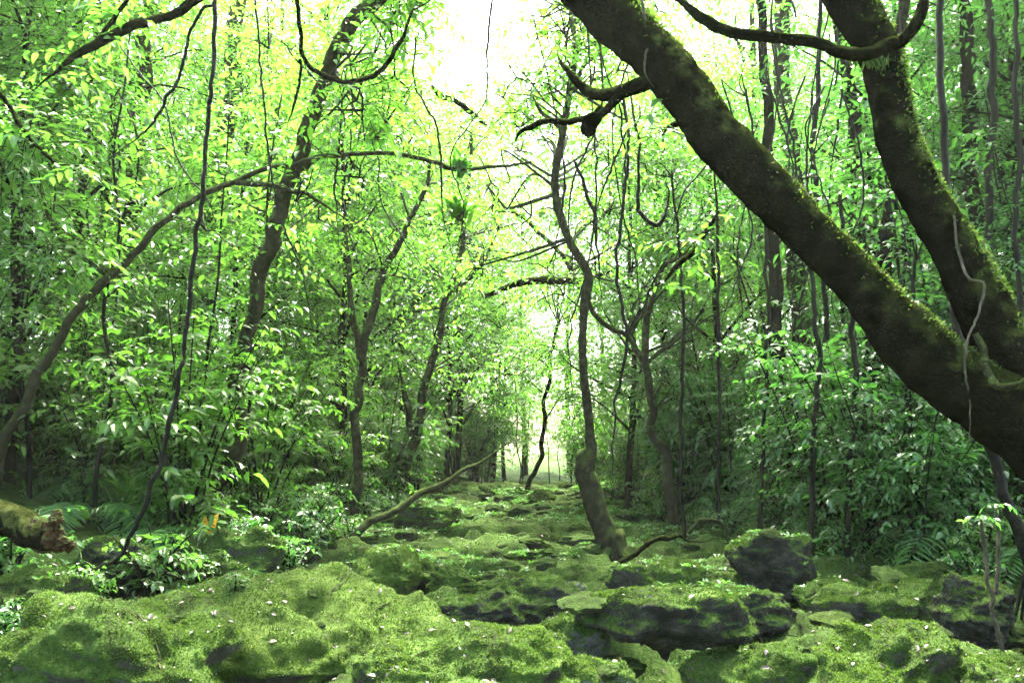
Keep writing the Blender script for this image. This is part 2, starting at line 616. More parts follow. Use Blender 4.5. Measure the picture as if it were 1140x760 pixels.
def boulder(px, pyb, wpx, hpx, label, mat='rock', dep=.9, seed=1, tilt=(0, 0, 0), under=.3, sink=.18, ledge=0., rough=1., cuts=7, name='boulder', fuzz=1.0, group=None, lift=0., d=None):
    """a boulder whose foot stands at photo pixel (px, pyb), wpx wide and hpx high there"""
    P = gnd(px, pyb) if d is None else at(px, pyb, d)
    dist = (P - CAM) @ fw
    W, H = wpx * dist / F, hpx * dist / F
    D = W * dep
    yt = P[1] + D * .45                                   # the top of the stone lies behind its foot
    r_ = ray(px, pyb - hpx)
    H = max((CAM + r_ * yt / r_[1])[2] - P[2], .10 * W + .04)
    H2 = H * (1 + sink) + .08
    cen = np.array([P[0] * (1 + D * .4 / P[1]), P[1] + D * .42, P[2] + H - H2 / 2 + lift])
    V = rock_shape((W, D, H2), seed, under, cuts, rough, ledge, fine=W > .45)
    from mathutils import Euler
    m = np.array(Euler([R(a) for a in tilt]).to_matrix())
    V = V @ m.T
    T = TR6 if W > .45 else TR5
    me = mesh_np(name, V, T, [M[mat]])
    o = link(name, me, None, cen, label=label, category='boulder', group=group)
    SURF.append((V + cen, T))
    if fuzz and mat != 'rock_pale':
        n = int(min(30000, 21000 * fuzz * W * D))
        if n > 30:
            moss_fuzz('moss', V, T, n, np.random.default_rng(seed + 100), o, .013, .0 if mat == 'rock_sunlit' else .2)
    return o


B = boulder
# front row
B(345, 768, 340, 116, 'broad bright green mossy mound in the left middle of the stream bed', 'rock_sunlit', .95, 3, (10, 0, -8), .0, .5, rough=1.05, cuts=6)
B(520, 800, 260, 92, 'low flat moss slab at the bottom centre edge of the photo', 'rock', .8, 11, (3, 2, 5), .15, .3)
B(105, 822, 300, 150, 'large dark boulder in the lower left corner with moss on top', 'rock', .85, 21, (8, 8, 12), .2, .3, rough=1.25)
B(205, 742, 130, 48, 'bare grey slab of rock lying behind the lower left boulder', 'rock_grey', .8, 24, (8, 6, 0), .1, .3)
B(142, 664, 140, 62, 'dark overhanging ledge of rock under the end of the rotten log', 'rock_bare_shade', .5, 31, (4, 0, 10), .65, .1, ledge=.05)
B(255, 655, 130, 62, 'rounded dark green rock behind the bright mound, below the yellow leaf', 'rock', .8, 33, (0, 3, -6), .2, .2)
B(745, 760, 215, 105, 'overhanging mossy slab above the dark hollow right of centre', 'rock_bare_shade', .5, 45, (9, 4, 0), .8, -.25, rough=.9, lift=.0)
B(640, 752, 100, 66, 'tilted pale topped rock wedged left of the dark hollow', 'rock_grey', .9, 51, (6, -22, 8), .35, .2)
B(655, 790, 120, 52, 'low smooth grey green stone in front of the dark hollow', 'rock_grey', .8, 53, (0, 4, 0), .2, .3)
B(590, 752, 30, 28, 'small pale grey stone between the flat slab and the tilted rock', 'rock_pale', 1, 55, (0, 0, 20), .1, .1, name='stone')
B(528, 716, 140, 58, 'mossy ledge with a dark undercut right of the bright mound', 'rock_bare_shade', .5, 57, (6, -4, 0), .75, -.1)
B(600, 712, 120, 64, 'brown green rock with a dark hollow under its left side', 'rock_bare_shade', .55, 59, (4, 12, 0), .7, 0)
B(865, 662, 108, 66, 'rounded dark boulder capped with moss, standing alone on the right', 'rock_bare_shade', .85, 63, (0, 6, 0), .45, .08, rough=.9)
B(835, 716, 150, 66, 'mossy ledge just below the lone rounded boulder', 'rock_bare_shade', .5, 67, (5, 8, 0), .65, .0)
B(1000, 800, 260, 105, 'long layered mossy rock in the lower right of the bed', 'rock', .7, 71, (4, -5, -8), .2, .3, ledge=.06)
B(850, 782, 190, 60, 'flat mossy slab left of the long layered rock', 'rock', .8, 73, (2, -3, 0), .25, .3)
B(1088, 722, 110, 78, 'dark faced rock behind the pale saplings at the right edge', 'rock_bare_shade', .55, 75, (0, 5, 20), .5, .05)
B(985, 706, 150, 62, 'sloping green rock between the lone boulder and the right edge', 'rock', .8, 77, (3, -10, 0), .2, .2)
B(935, 690, 80, 42, 'small mossy rock touching the lone boulder on its right', 'rock', .9, 79, (0, 12, 0), .3, .2)
B(1120, 800, 120, 70, 'leaf strewn rock in the bottom right corner', 'rock', .9, 81, (0, 0, 0), .2, .3)
B(1040, 672, 120, 44, 'low rock under the ferns at the right bank', 'rock', .8, 83, (0, 0, 0), .2, .2)
B(430, 668, 100, 54, 'humped yellow green rock behind the bright mound', 'rock_sunlit', .9, 87, (0, -5, 10), .3, .15)
B(470, 652, 80, 34, 'narrow mossy rock right of the humped yellow green rock', 'rock', .9, 89, (0, 0, 0), .3, .2)
B(505, 662, 60, 30, 'low round mossy rock in the middle of the bed', 'rock_sunlit', .9, 91, (0, 0, 0), .3, .2)
B(642, 662, 20, 16, 'small pale stone lying below the slender curved tree', 'rock_pale', 1, 93, (0, 0, 0), .1, .1, name='stone')
B(590, 672, 110, 36, 'wide flat mossy stone below the slender curved tree', 'rock', .9, 95, (0, 0, 0), .3, .2)
B(725, 668, 120, 44, 'mossy stone right of the slender curved tree', 'rock', .9, 97, (0, 4, 0), .3, .2)
B(340, 615, 90, 40, 'dark green bank rock left of the fallen pole', 'rock', .9, 99, (0, 0, 0), .2, .2)
B(475, 596, 80, 34, 'dark mossy hump just right of the fallen pole', 'rock', .9, 101, (0, 0, 0), .2, .2)
B(577, 555, 26, 10, 'small dark topped rock on the crest where the bed ends', 'rock', .9, 103, (0, 0, 0), .2, .2)
B(602, 560, 40, 14, 'sunlit mossy rock on the crest where the bed ends', 'rock_sunlit', .9, 105, (0, 0, 0), .2, .2)
B(30, 700, 120, 70, 'rock under the leafy seedlings at the left edge', 'rock', .9, 107, (0, 0, 0), .2, .2)

# scattered stones of the bed: shared shapes, each stone its own object
small = []
for k in range(9):
    V = rock_shape((1, .9, .55), 200 + k, .2, 7, 1.0)
    small.append((mesh_np('stone', V, TR5, [M['rock'] if k % 4 else M['rock_sunlit']]), V))
gs = np.random.default_rng(5)
placed = []
zone_lab = [
    ('mossy stone among the crowded rocks of the near stream bed', 'mossy stones of the near stream bed'),
    ('small mossy stone on the open slope beside the slender curved tree', 'small mossy stones on the middle slope'),
    ('small moss covered stone near the crest of the stream bed', 'small stones near the crest')]
for k in range(900):
    y = gs.uniform(4.6, 24)
    x = path_x(y) + gs.uniform(-1, 1) * (half_w(y) + .3)
    if abs(x) > y * .6 + .2:
        continue
    sz = gs.uniform(.2, .62) ** 1.3 * np.interp(y, [4, 10, 24], [.95, 1.1, 1.5])
    if any((x - a) ** 2 + (y - b) ** 2 < (.40 * (sz + c)) ** 2 for a, b, c in placed):
        continue
    placed.append((x, y, sz))
    if len(placed) > 210:
        break
for x, y, sz in placed:
    zi = 0 if y < 9.5 else 1 if y < 16 else 2
    me, V = small[gs.integers(len(small))]
    z = float(hgt(x, y))
    sc = (sz * gs.uniform(.9, 1.3), sz * gs.uniform(.8, 1.2), sz * gs.uniform(.5, .85))
    o = link('stone', me, None, (x, y, z + .06 * sz), label=zone_lab[zi][0], category='stone', group=zone_lab[zi][1])
    o.scale = sc
    rz = gs.uniform(0, 6.28)
    o.rotation_euler = (gs.uniform(-.15, .15), gs.uniform(-.15, .15), rz)
    c_, s_ = math.cos(rz), math.sin(rz)
    VV = V * np.array(sc)
    SURF.append((np.c_[VV[:, 0] * c_ - VV[:, 1] * s_ + x, VV[:, 0] * s_ + VV[:, 1] * c_ + y, VV[:, 2] + z + .06 * sz], TR5))

_vv = np.concatenate([v for v, _ in SURF])
_tt, _k = [], 0
for v, t in SURF:
    _tt.append(t + _k)
    _k += len(v)
_tt = np.concatenate(_tt)
_near = (_vv[_tt[:, 0], 1] > 3.5) & (_vv[_tt[:, 0], 1] < 11) & (np.abs(_vv[_tt[:, 0], 0]) < 7)
_bv = bvhtree.BVHTree.FromPolygons(_vv.tolist(), _tt[_near].tolist(), all_triangles=True)
for k in range(95):                                             # smaller stones wedged among and on the boulders
    y = gs.uniform(4.6, 9.5)
    x = float(np.clip(gs.uniform(-.58, .58) * y, -3.6, 3.8))
    h_ = _bv.ray_cast(Vector((x, y, 5)), Vector((0, 0, -1)))
    if h_[0] is None:
        continue
    sz = .08 + .17 * gs.random() ** 1.8
    me, V = small[(1, 2, 3, 5, 6, 7)[gs.integers(6)]]
    o = link('stone', me, None, (x, y, h_[0].z + .02 * sz), label='little mossy stone wedged among the big boulders of the foreground', category='stone', group='little stones among the foreground boulders')
    sc = (sz * gs.uniform(.9, 1.4), sz * gs.uniform(.8, 1.2), sz * gs.uniform(.5, .9))
    o.scale = sc
    rz = gs.uniform(0, 6.28)
    n_ = h_[1]
    o.rotation_euler = (float(-n_.y) * .7, float(n_.x) * .7, rz)

# one search tree for everything that can be lain on
_v, _t, _n = [], [], 0
for V, T in SURF:
    _v.append(V)
    _t.append(T + _n)
    _n += len(V)
_v, _t = np.concatenate(_v), np.concatenate(_t)
keep = (_v[_t[:, 0], 1] > 2) & (_v[_t[:, 0], 1] < 30) & (np.abs(_v[_t[:, 0], 0]) < 13)
BVH = bvhtree.BVHTree.FromPolygons(_v.tolist(), _t[keep].tolist(), all_triangles=True)


def drop(x, y):
    h, n, _, _ = BVH.ray_cast(Vector((x, y, 6)), Vector((0, 0, -1)))
    if h is None:
        return np.array([x, y, float(hgt(x, y))]), np.array([0, 0, 1.])
    return np.array(h), np.array(n)


# moss on the ground itself
k = (GV[GT[:, 0], 1] > 4) & (GV[GT[:, 0], 1] < 17) & (np.abs(GV[GT[:, 0], 0] - path_x(GV[GT[:, 0], 1])) < half_w(GV[GT[:, 0], 1]) + .8)
moss_fuzz('ground_moss', GV, GT[k], 110000, np.random.default_rng(8), None, .02, .3, kind='stuff', label='short green moss covering the ground between the rocks')

# creeping leaves that cover the middle of the bed and its edges
g = np.random.default_rng(18)
n = 15000
yy = 6 + 17 * g.random(n) ** 1.1
xx = path_x(yy) + g.uniform(-1, 1, n) * (half_w(yy) + 1.0)
edge = np.abs(xx - path_x(yy)) / (half_w(yy) + 1.0)
pt = fbm(np.c_[xx, yy, xx * 0] * .9, 61, 3) + .35 * (edge - .6) + .12 * (yy > 9)
xx, yy = xx[pt > .02], yy[pt > .02]
Pn = [drop(a, b) for a, b in zip(xx, yy)]
Pp = np.array([p for p, _ in Pn])
cvb = Bag()
m_ = 5
Pq = np.repeat(Pp, m_, 0) + g.normal(0, .02, (len(Pp) * m_, 3)) * [1, 1, 0]
aa = g.uniform(0, 6.28, len(Pq))
Lq = np.repeat(g.uniform(.025, .07, len(Pp)) * np.interp(Pp[:, 1], [6, 20], [.8, 1.5]), m_)
V, T, r = leaves(Pq, np.c_[np.cos(aa), np.sin(aa), g.uniform(.2, 1.2, len(Pq))], np.array([0, 0, 1.]) + g.normal(0, .3, (len(Pq), 3)), Lq, Lq * .5, LEAF4, TRI4, g)
cvb.add(V, T, 0, r)
link('ground_cover', cvb.mesh('ground cover', [M['fern']], False), kind='stuff', label='small creeping leaves growing over the mossy stones')

# ------------------------------------------------------------------ plant kinds (each built once, then copied)
def tree_kind(name, H, cb, cr, nc, ns, nl, leafL, leafW, mat, seed, lean=.06, r0=.12, big=False, twl=.7, bark='bark', flat=.4, squash=.6):
    """trunk with limbs, and a crown of leafy twigs in loose clumps; returns the two meshes"""
    g = np.random.default_rng(seed)
    n = 9
    z = np.linspace(-.3, H * .96, n)
    wob = np.cumsum(g.normal(0, lean * H / n, (n, 2)), 0)
    wob -= wob[0]
    C = np.c_[wob, z]
    S = spline(C, 40)
    rad = r0 * (1 - .82 * np.linspace(0, 1, 40)) + r0 * .5 * np.exp(-np.linspace(0, 1, 40) * 22)
    tb = Bag()
    tb.add(*tube(S, rad, 10, .12, 4, seed))
    cb_ = Bag()
    for k in range(nc):
        f = (k + g.random()) / nc
        zz = cb + (H - cb) * f ** .9
        a = k * 2.4 + g.normal(0, .5)
        rr = cr * (.35 + .65 * math.sin(math.pi * min(1, .18 + .8 * f))) * g.uniform(.45, 1)
        j = int(np.clip((zz - .25 * rr) / H * 39, 2, 38))
        st = S[j]
        c = np.array([st[0] + math.cos(a) * rr, st[1] + math.sin(a) * rr, zz + g.normal(0, .2)])
        mid = (st + c) / 2 + np.array([0, 0, .15 * rr]) + g.normal(0, .08 * rr, 3)
        rb = min(rad[j] * .6, .012 + .02 * rr)
        tb.add(*tube(spline([st, mid, c], 9), np.linspace(rb, .006, 9), 5))
        r = cr * g.uniform(.22, .42)
        clump(cb_, c, r, int(ns * g.uniform(.6, 1.3)), twl, nl, leafL, leafW, g, squash, big=big, twig=.004, flat=flat)
        # twigs along the limb too
        m = max(2, ns // 5)
        q_ = g.uniform(.3, 1, m)[:, None]
        Bp = st + (c - st) * q_ + np.array([0, 0, .15 * rr]) * (4 * q_ * (1 - q_)) * .9
        sprays(cb_, Bp, g.normal(0, 1, (m, 3)) * np.array([1, 1, .4]), twl * .8, nl, leafL, leafW, big=big, twig=.004, g=g)
    return [('trunk', tb.mesh(name + ' trunk', [M[bark]])), ('crown', cb_.mesh(name + ' crown', [M[mat], M['twig']], False))]


def shrub_kind(name, H, rr, nst, ns, nl, leafL, leafW, mat, seed, big=True, twl=.4, flat=.35):
    g = np.random.default_rng(seed)
    sb, fb = Bag(), Bag()
    for k in range(nst):
        a = g.uniform(0, 6.28)
        lean = g.uniform(.1, 1) * rr
        h = H * g.uniform(.55, 1)
        C = np.array([[0, 0, -.1], [math.cos(a) * lean * .35, math.sin(a) * lean * .35, h * .5], [math.cos(a) * lean, math.sin(a) * lean, h]])
        C[:, :2] += g.normal(0, .05, 2)
        S = spline(C, 14)
        sb.add(*tube(S, np.linspace(.014, .004, 14), 5))
        m = ns
        q_ = g.uniform(.15, 1, m) ** .8
        Bp = S[np.clip((q_ * 13).astype(int), 0, 13)]
        aa = g.uniform(0, 6.28, m)
        T = np.c_[np.cos(aa), np.sin(aa), g.normal(.25, .25, m)]
        sprays(fb, Bp, T, twl * g.uniform(.6, 1.2, m), nl, leafL, leafW, big=big, twig=.003, flat=flat, g=g)
    return [('stems', sb.mesh(name + ' stems', [M['twig']])), ('foliage', fb.mesh(name + ' foliage', [M[mat], M['twig']], False))]


def sapling_kind(name, H, ns, nl, leafL, leafW, mat, seed, z0=.25, twl=.6, r0=.022):
    g = np.random.default_rng(seed)
    n = 8
    z = np.linspace(-.2, H, n)
    wob = np.cumsum(g.normal(0, .02 * H, (n, 2)), 0)
    S = spline(np.c_[wob - wob[0], z], 30)
    tb, fb = Bag(), Bag()
    tb.add(*tube(S, np.linspace(r0, .006, 30), 6, .1, 5, seed))
    q_ = g.uniform(z0, 1, ns)
    Bp = S[(q_ * 29).astype(int)]
    aa = g.uniform(0, 6.28, ns)
    T = np.c_[np.cos(aa), np.sin(aa), g.normal(.2, .2, ns)]
    sprays(fb, Bp, T, twl * (1.25 - .6 * q_), nl, leafL, leafW, big=True, twig=.004, g=g)
    return [('trunk', tb.mesh(name + ' trunk', [M['twig']])), ('foliage', fb.mesh(name + ' foliage', [M[mat], M['twig']], False))]


def frond(fb, base, a, L, rise, g, pin=22, wid=.3, mi=0, leafw=.028):
    """one arching pinnate frond"""
    t = np.linspace(0, 1, 12)
    out = np.array([math.cos(a), math.sin(a), 0])
    C = base + out * (L * .9 * t[:, None]) + np.array([0, 0, 1.]) * (L * (rise * t - (rise + .25) * t ** 2.2))[:, None]
    V, T = tube(C, np.linspace(.006, .002, 12), 4)
    fb.add(V, T, 1)
    tt = np.linspace(.14, .99, pin)
    P = np.c_[[np.interp(tt, t, C[:, k]) for k in range(3)]].T
    tan = unit(np.gradient(P, axis=0))
    side = np.array([-math.sin(a), math.cos(a), 0])
    prof = np.sin(np.pi * np.clip(.12 + .86 * tt, 0, 1)) ** .7
    for sg in (-1, 1):
        D = side * sg + tan * .35 + np.array([0, 0, -.18]) + g.normal(0, .07, (pin, 3))
        N = np.cross(tan, side) * -1
        N = np.where(N[:, 2:] < 0, -N, N) + g.normal(0, .15, (pin, 3))
        V, T, r = leaves(P, D, N, L * wid * prof * g.uniform(.85, 1.1, pin), leafw * L, LEAF8, TRI8, g)
        fb.add(V, T, mi, r)


def fern_kind(name, L, nf, seed, rise=.9, trunk=0):
    g = np.random.default_rng(seed)
    fb = Bag()
    for k in range(nf):
        frond(fb, np.array([0, 0, trunk]), k * 6.28 / nf + g.normal(0, .2), L * g.uniform(.75, 1.1), rise * g.uniform(.7, 1.3), g)
    return [('fronds', fb.mesh(name + ' fronds', [M['fern'], M['twig']], False))]


def blade_kind(name, H, nb, seed, mat, wid=.03):
    g = np.random.default_rng(seed)
    fb = Bag()
    n = nb
    a = g.uniform(0, 6.28, n)
    P = np.c_[g.normal(0, .12, n), g.normal(0, .12, n), g.uniform(0, H * .55, n)]
    D = np.c_[np.cos(a), np.sin(a), g.uniform(.15, 1.3, n)]
    V, T, r = leaves(P, D, np.array([0, 0, 1.]) + g.normal(0, .3, (n, 3)), H * g.uniform(.4, .8, n), wid, BLADE, TRIB, g)
    fb.add(V, T, 0, r)
    for k in range(6):
        b = g.normal(0, .1, 2)
        fb.add(*tube(spline([[*b, -.1], [*(b * 1.6), H * .4], [*(b * 2.4), H * .8]], 8), np.linspace(.008, .003, 8), 5), 1)
    return [('blades', fb.mesh(name + ' blades', [M[mat], M['twig']], False))]


KIND = {
    'tall': [tree_kind('forest tree', 17, 3.5, 3.2, 26, 32, 9, .15, .062, ['leaf_far', 'leaf_mid', 'leaf_far'][k], 300 + k, .03, .16, twl=.9) for k in range(3)],
    'under': [tree_kind('understory tree', 7.5, 1.6, 2.0, 19, 58, 8, .11, .045, ['leaf_bright', 'leaf_mid', 'leaf_mid', 'leaf_bright'][k], 320 + k, .05, .07, twl=.6) for k in range(4)],
    'underd': [tree_kind('dark understory tree', 7.0, 1.4, 1.9, 19, 50, 8, .11, .047, 'leaf_dark', 330 + k, .05, .07, twl=.6) for k in range(3)],
    'shrub': [shrub_kind('shrub', 2.0, .9, 12, 20, 8, .11, .046, ['leaf_mid', 'leaf_bright', 'leaf_mid'][k], 340 + k) for k in range(3)],
    'shrubd': [shrub_kind('glossy shrub', 2.0, .9, 12, 26, 8, .088, .04, 'leaf_dark', 350 + k) for k in range(3)],
    'low': [shrub_kind('low plant', .55, .4, 9, 9, 7, .07, .034, ['leaf_dark', 'leaf_mid'][k % 2], 360 + k, twl=.2) for k in range(3)],
    'sapling': [sapling_kind('sapling', 4.5, 66, 8, .115, .046, ['leaf_mid', 'leaf_bright', 'leaf_mid'][k], 370 + k) for k in range(3)],
    'saplingd': [sapling_kind('dark sapling', 4.5, 70, 8, .11, .046, 'leaf_dark', 380 + k) for k in range(3)],
    'fern': [fern_kind('fern', .75, 9, 390 + k) for k in range(2)],
    'blade': [blade_kind('cane', 1.3, 150, 400 + k, 'leaf_mid', .026) for k in range(2)],
}


def plant(kind, var, loc, rz, sc, name, label, cat, group):
    t = thing(name, label, cat, loc, rz, group, sc)
    for nm, me in KIND[kind][var % len(KIND[kind])]:
        link(nm, me, t)
    return t


def scatter(kind, n, region, name, label, cat, group, sc=(.8, 1.25), gap=.8, seed=0, z=0.):
    g = np.random.default_rng(seed)
    done, tries = [], 0
    while len(done) < n and tries < n * 60:
        tries += 1
        x, y = region(g)
        if any((x - a) ** 2 + (y - b) ** 2 < gap * gap for a, b in done):
            continue
        if kind in ('under', 'tall', 'underd') and 16 < y < 40 and abs(x - (1.3 + (y - 24) * .22)) < 2.6:
            continue
        if kind == 'shrub' and y > 20.5 and .005 < x / y < .08:
            continue
        done.append((x, y))
        plant(kind, int(g.integers(9)), (x, y, float(hgt(x, y)) + z), g.uniform(0, 6.28), g.uniform(*sc), name, label, cat, group)


def side_region(s, y0, y1, d0, d1):
    """a strip beside the bed: s = -1 left, +1 right, d0..d1 metres outside its edge"""
    def f(g):
        while True:
            y = g.uniform(y0, y1)
            x = path_x(y) + s * (half_w(y) + g.uniform(d0, d1))
            if abs(x) < .64 * y + 1.2:
                return float(x), float(y)
    return f


def box_region(x0, x1, y0, y1):
    def f(g):
        while True:
            y = g.uniform(y0, y1)
            x = g.uniform(x0, x1)
            if abs(x) < .66 * y + 1.5:
                return float(x), float(y)
    return f


# low plants along the edges of the bed
scatter('low', 26, side_region(1, 7.5, 16, -.2, 1.2), 'low_plant', 'low leafy plant at the foot of the right bank', 'plant', 'low plants at the foot of the right bank', (.7, 1.3), .35, 1)
scatter('low', 26, side_region(-1, 6.5, 16, -.2, 1.2), 'low_plant', 'low leafy plant at the foot of the left bank', 'plant', 'low plants at the foot of the left bank', (.7, 1.3), .35, 2)
scatter('fern', 16, side_region(1, 7, 15, .4, 2.4), 'fern', 'arching green fern on the shaded right bank', 'fern', 'ferns on the right bank', (.8, 1.4), .5, 3)
scatter('fern', 14, side_region(-1, 7, 17, .3, 2.4), 'fern', 'arching green fern on the left bank', 'fern', 'ferns on the left bank', (.8, 1.3), .5, 4)
# shrubs
scatter('shrubd', 54, side_region(1, 8.5, 16, .3, 5.5), 'shrub', 'glossy dark leaved shrub in the shaded thicket on the right bank', 'shrub', 'dark shrubs on the right bank', (.8, 1.3), .6, 5)
scatter('shrub', 34, side_region(-1, 8, 16, .5, 5.5), 'shrub', 'bright green shrub in the thicket on the left bank', 'shrub', 'bright shrubs on the left bank', (.8, 1.25), .7, 6)
scatter('shrub', 26, side_region(1, 15, 27, .2, 6), 'shrub', 'green shrub far back along the right of the stream bed', 'shrub', 'far shrubs right of the bed', (.9, 1.4), .9, 7)
scatter('shrub', 26, side_region(-1, 15, 27, .1, 6), 'shrub', 'green shrub far back along the left of the stream bed', 'shrub', 'far shrubs left of the bed', (.9, 1.4), .9, 8)
scatter('blade', 6, side_region(-1, 9, 13, 1.2, 3), 'cane_clump', 'clump of long narrow drooping leaves on the left bank', 'plant', 'narrow leaved clumps on the left bank', (.5, .85), .5, 9)
# saplings
scatter('saplingd', 34, side_region(1, 9, 18, .8, 6.5), 'sapling', 'slender dark leaved sapling in the right hand thicket', 'sapling', 'saplings in the right thicket', (.8, 1.3), .6, 10)
scatter('sapling', 24, side_region(-1, 9, 17, .9, 6), 'sapling', 'slender bright leaved sapling in the left hand thicket', 'sapling', 'saplings in the left thicket', (.8, 1.3), .6, 11)
scatter('sapling', 12, box_region(-3, 4, 24, 30), 'sapling', 'sunlit sapling just beyond the crest of the stream bed', 'sapling', 'saplings beyond the crest', (.7, 1.1), .8, 12)
# small trees
scatter('underd', 10, side_region(1, 14, 24, 1.2, 9), 'understory_tree', 'dark leaved small tree in the right hand thicket', 'tree', 'small trees in the right thicket', (.9, 1.3), 1.3, 13)
scatter('under', 14, side_region(-1, 14, 26, 1.2, 10), 'understory_tree', 'lime leaved small tree in the left hand thicket', 'tree', 'small trees in the left thicket', (.9, 1.3), 1.3, 14)
scatter('under', 7, box_region(-8, 9, 27, 38), 'understory_tree', 'pale sunlit small tree behind the crest of the stream bed', 'tree', 'small trees behind the crest', (.8, 1.15), 1.6, 15)


scatter('under', 6, side_region(-1, 8, 12, 2.6, 6), 'understory_tree', 'bright sunlit small tree on the near left bank', 'tree', 'small trees on the near left bank', (.85, 1.1), 1.2, 21)
scatter('underd', 9, side_region(1, 9, 14, 2.6, 7), 'understory_tree', 'shaded small tree on the near right bank', 'tree', 'small trees on the near right bank', (1.0, 1.4), 1.2, 22)
scatter('tall', 4, box_region(-8, 9, 36, 48), 'forest_tree', 'pale tall tree closing the view beyond the crest', 'tree', 'tall trees beyond the crest', (.8, 1.0), 2.4, 23)
scatter('under', 6, side_region(-1, 14, 26, -.3, 2.5), 'understory_tree', 'small tree leaning over the left edge of the far stream bed', 'tree', 'small trees over the far left edge', (1.0, 1.4), 1.4, 24)
scatter('under', 6, side_region(1, 14, 26, -.3, 2.5), 'understory_tree', 'small tree leaning over the right edge of the far stream bed', 'tree', 'small trees over the far right edge', (1.0, 1.4), 1.4, 25)


scatter('shrub', 34, box_region(-5, 6, 24.5, 32), 'shrub', 'sunlit shrub behind the bright crest of the stream bed', 'shrub', 'sunlit shrubs behind the crest', (.9, 1.7), .7, 26)


scatter('under', 4, box_region(-3.5, -.3, 23, 30), 'understory_tree', 'small tree standing in the glow at the end of the stream bed', 'tree', 'small trees at the end of the bed', (1.1, 1.6), 1.5, 28)
scatter('tall', 3, box_region(-4, 5, 40, 50), 'forest_tree', 'tall tree in the far middle behind the glow', 'tree', 'tall trees in the far middle', (.85, 1.0), 2.2, 29)


def behind(g):  # unseen trees, added to shade the big trunks
    return float(g.uniform(2.5, 12)), float(g.uniform(-9, -1.5))


scatter('tall', 9, behind, 'forest_tree', 'tall leafy tree of the wood behind the photographer', 'tree', 'tall trees behind the photographer', (.7, 1.0), 2.6, 27)


def far_left(g):
    y = g.uniform(20, 48)
    return float(g.uniform(-.7 * y, -.16 * y - 1)), float(y)


def far_right(g):
    y = g.uniform(27, 50)
    return float(g.uniform(.09 * y + 1.5, .7 * y)), float(y)


scatter('tall', 14, far_left, 'forest_tree', 'tall leafy forest tree rising behind the left bank', 'tree', 'tall trees behind the left bank', (.8, 1.2), 2.6, 16)
scatter('tall', 19, far_right, 'forest_tree', 'tall leafy forest tree rising behind the right bank', 'tree', 'tall trees behind the right bank', (.8, 1.2), 2.6, 17)

# far wood: one mass of leaves nobody could count
g = np.random.default_rng(99)
fb = Bag()
ns = 42000
y = g.uniform(40, 62, ns)
x = g.uniform(-.75, .75, ns) * y
top = np.where(np.abs(x / y + .035) < .06, 21, 36) + 3 * vnoise(np.c_[x * .3, y * .3, x * 0], 4)
z = 1 + top * g.random(ns)
okk = vnoise(np.c_[x, y, z] * .45, 6) > -.4
Bp = np.c_[x, y, z][okk]
sprays(fb, Bp, g.normal(0, 1, (len(Bp), 3)) * np.array([1, 1, .5]), .9, 9, .24, .1, g=g)
link('far_forest_foliage', fb.mesh('far forest', [M['leaf_far']], False), kind='stuff', label='pale mass of distant forest leaves closing off the view')

# ------------------------------------------------------------------ the trees one can tell apart
def wood(rows, n, sides=16, bump=.12, bs=5, seed=0, wob=1.5, taper=0.):
    """rows of (px, py, depth, radius in px) -> tube in the world"""
    C = np.array([[*at(a, b, d), r * d / F] for a, b, d, r in rows])
    S = spline(C, n)
    amp = wob * (S[:, 3] * .9 + .006)
    q_ = S[:, :3] / np.maximum(S[:, 3].mean() * 9, .1)
    env = np.minimum(1, np.linspace(0, 6, n))
    for ax in range(3):
        S[:, ax] += amp * env * fbm(q_ + ax * 31.7 + seed, 90 + ax, 3)
    if taper:
        S[:, 3] *= np.interp(np.linspace(0, 1, n), [0, 1 - taper, 1], [1, 1, .12])
    return tube(S[:, :3], np.maximum(S[:, 3], .002), sides, bump, bs, seed), S


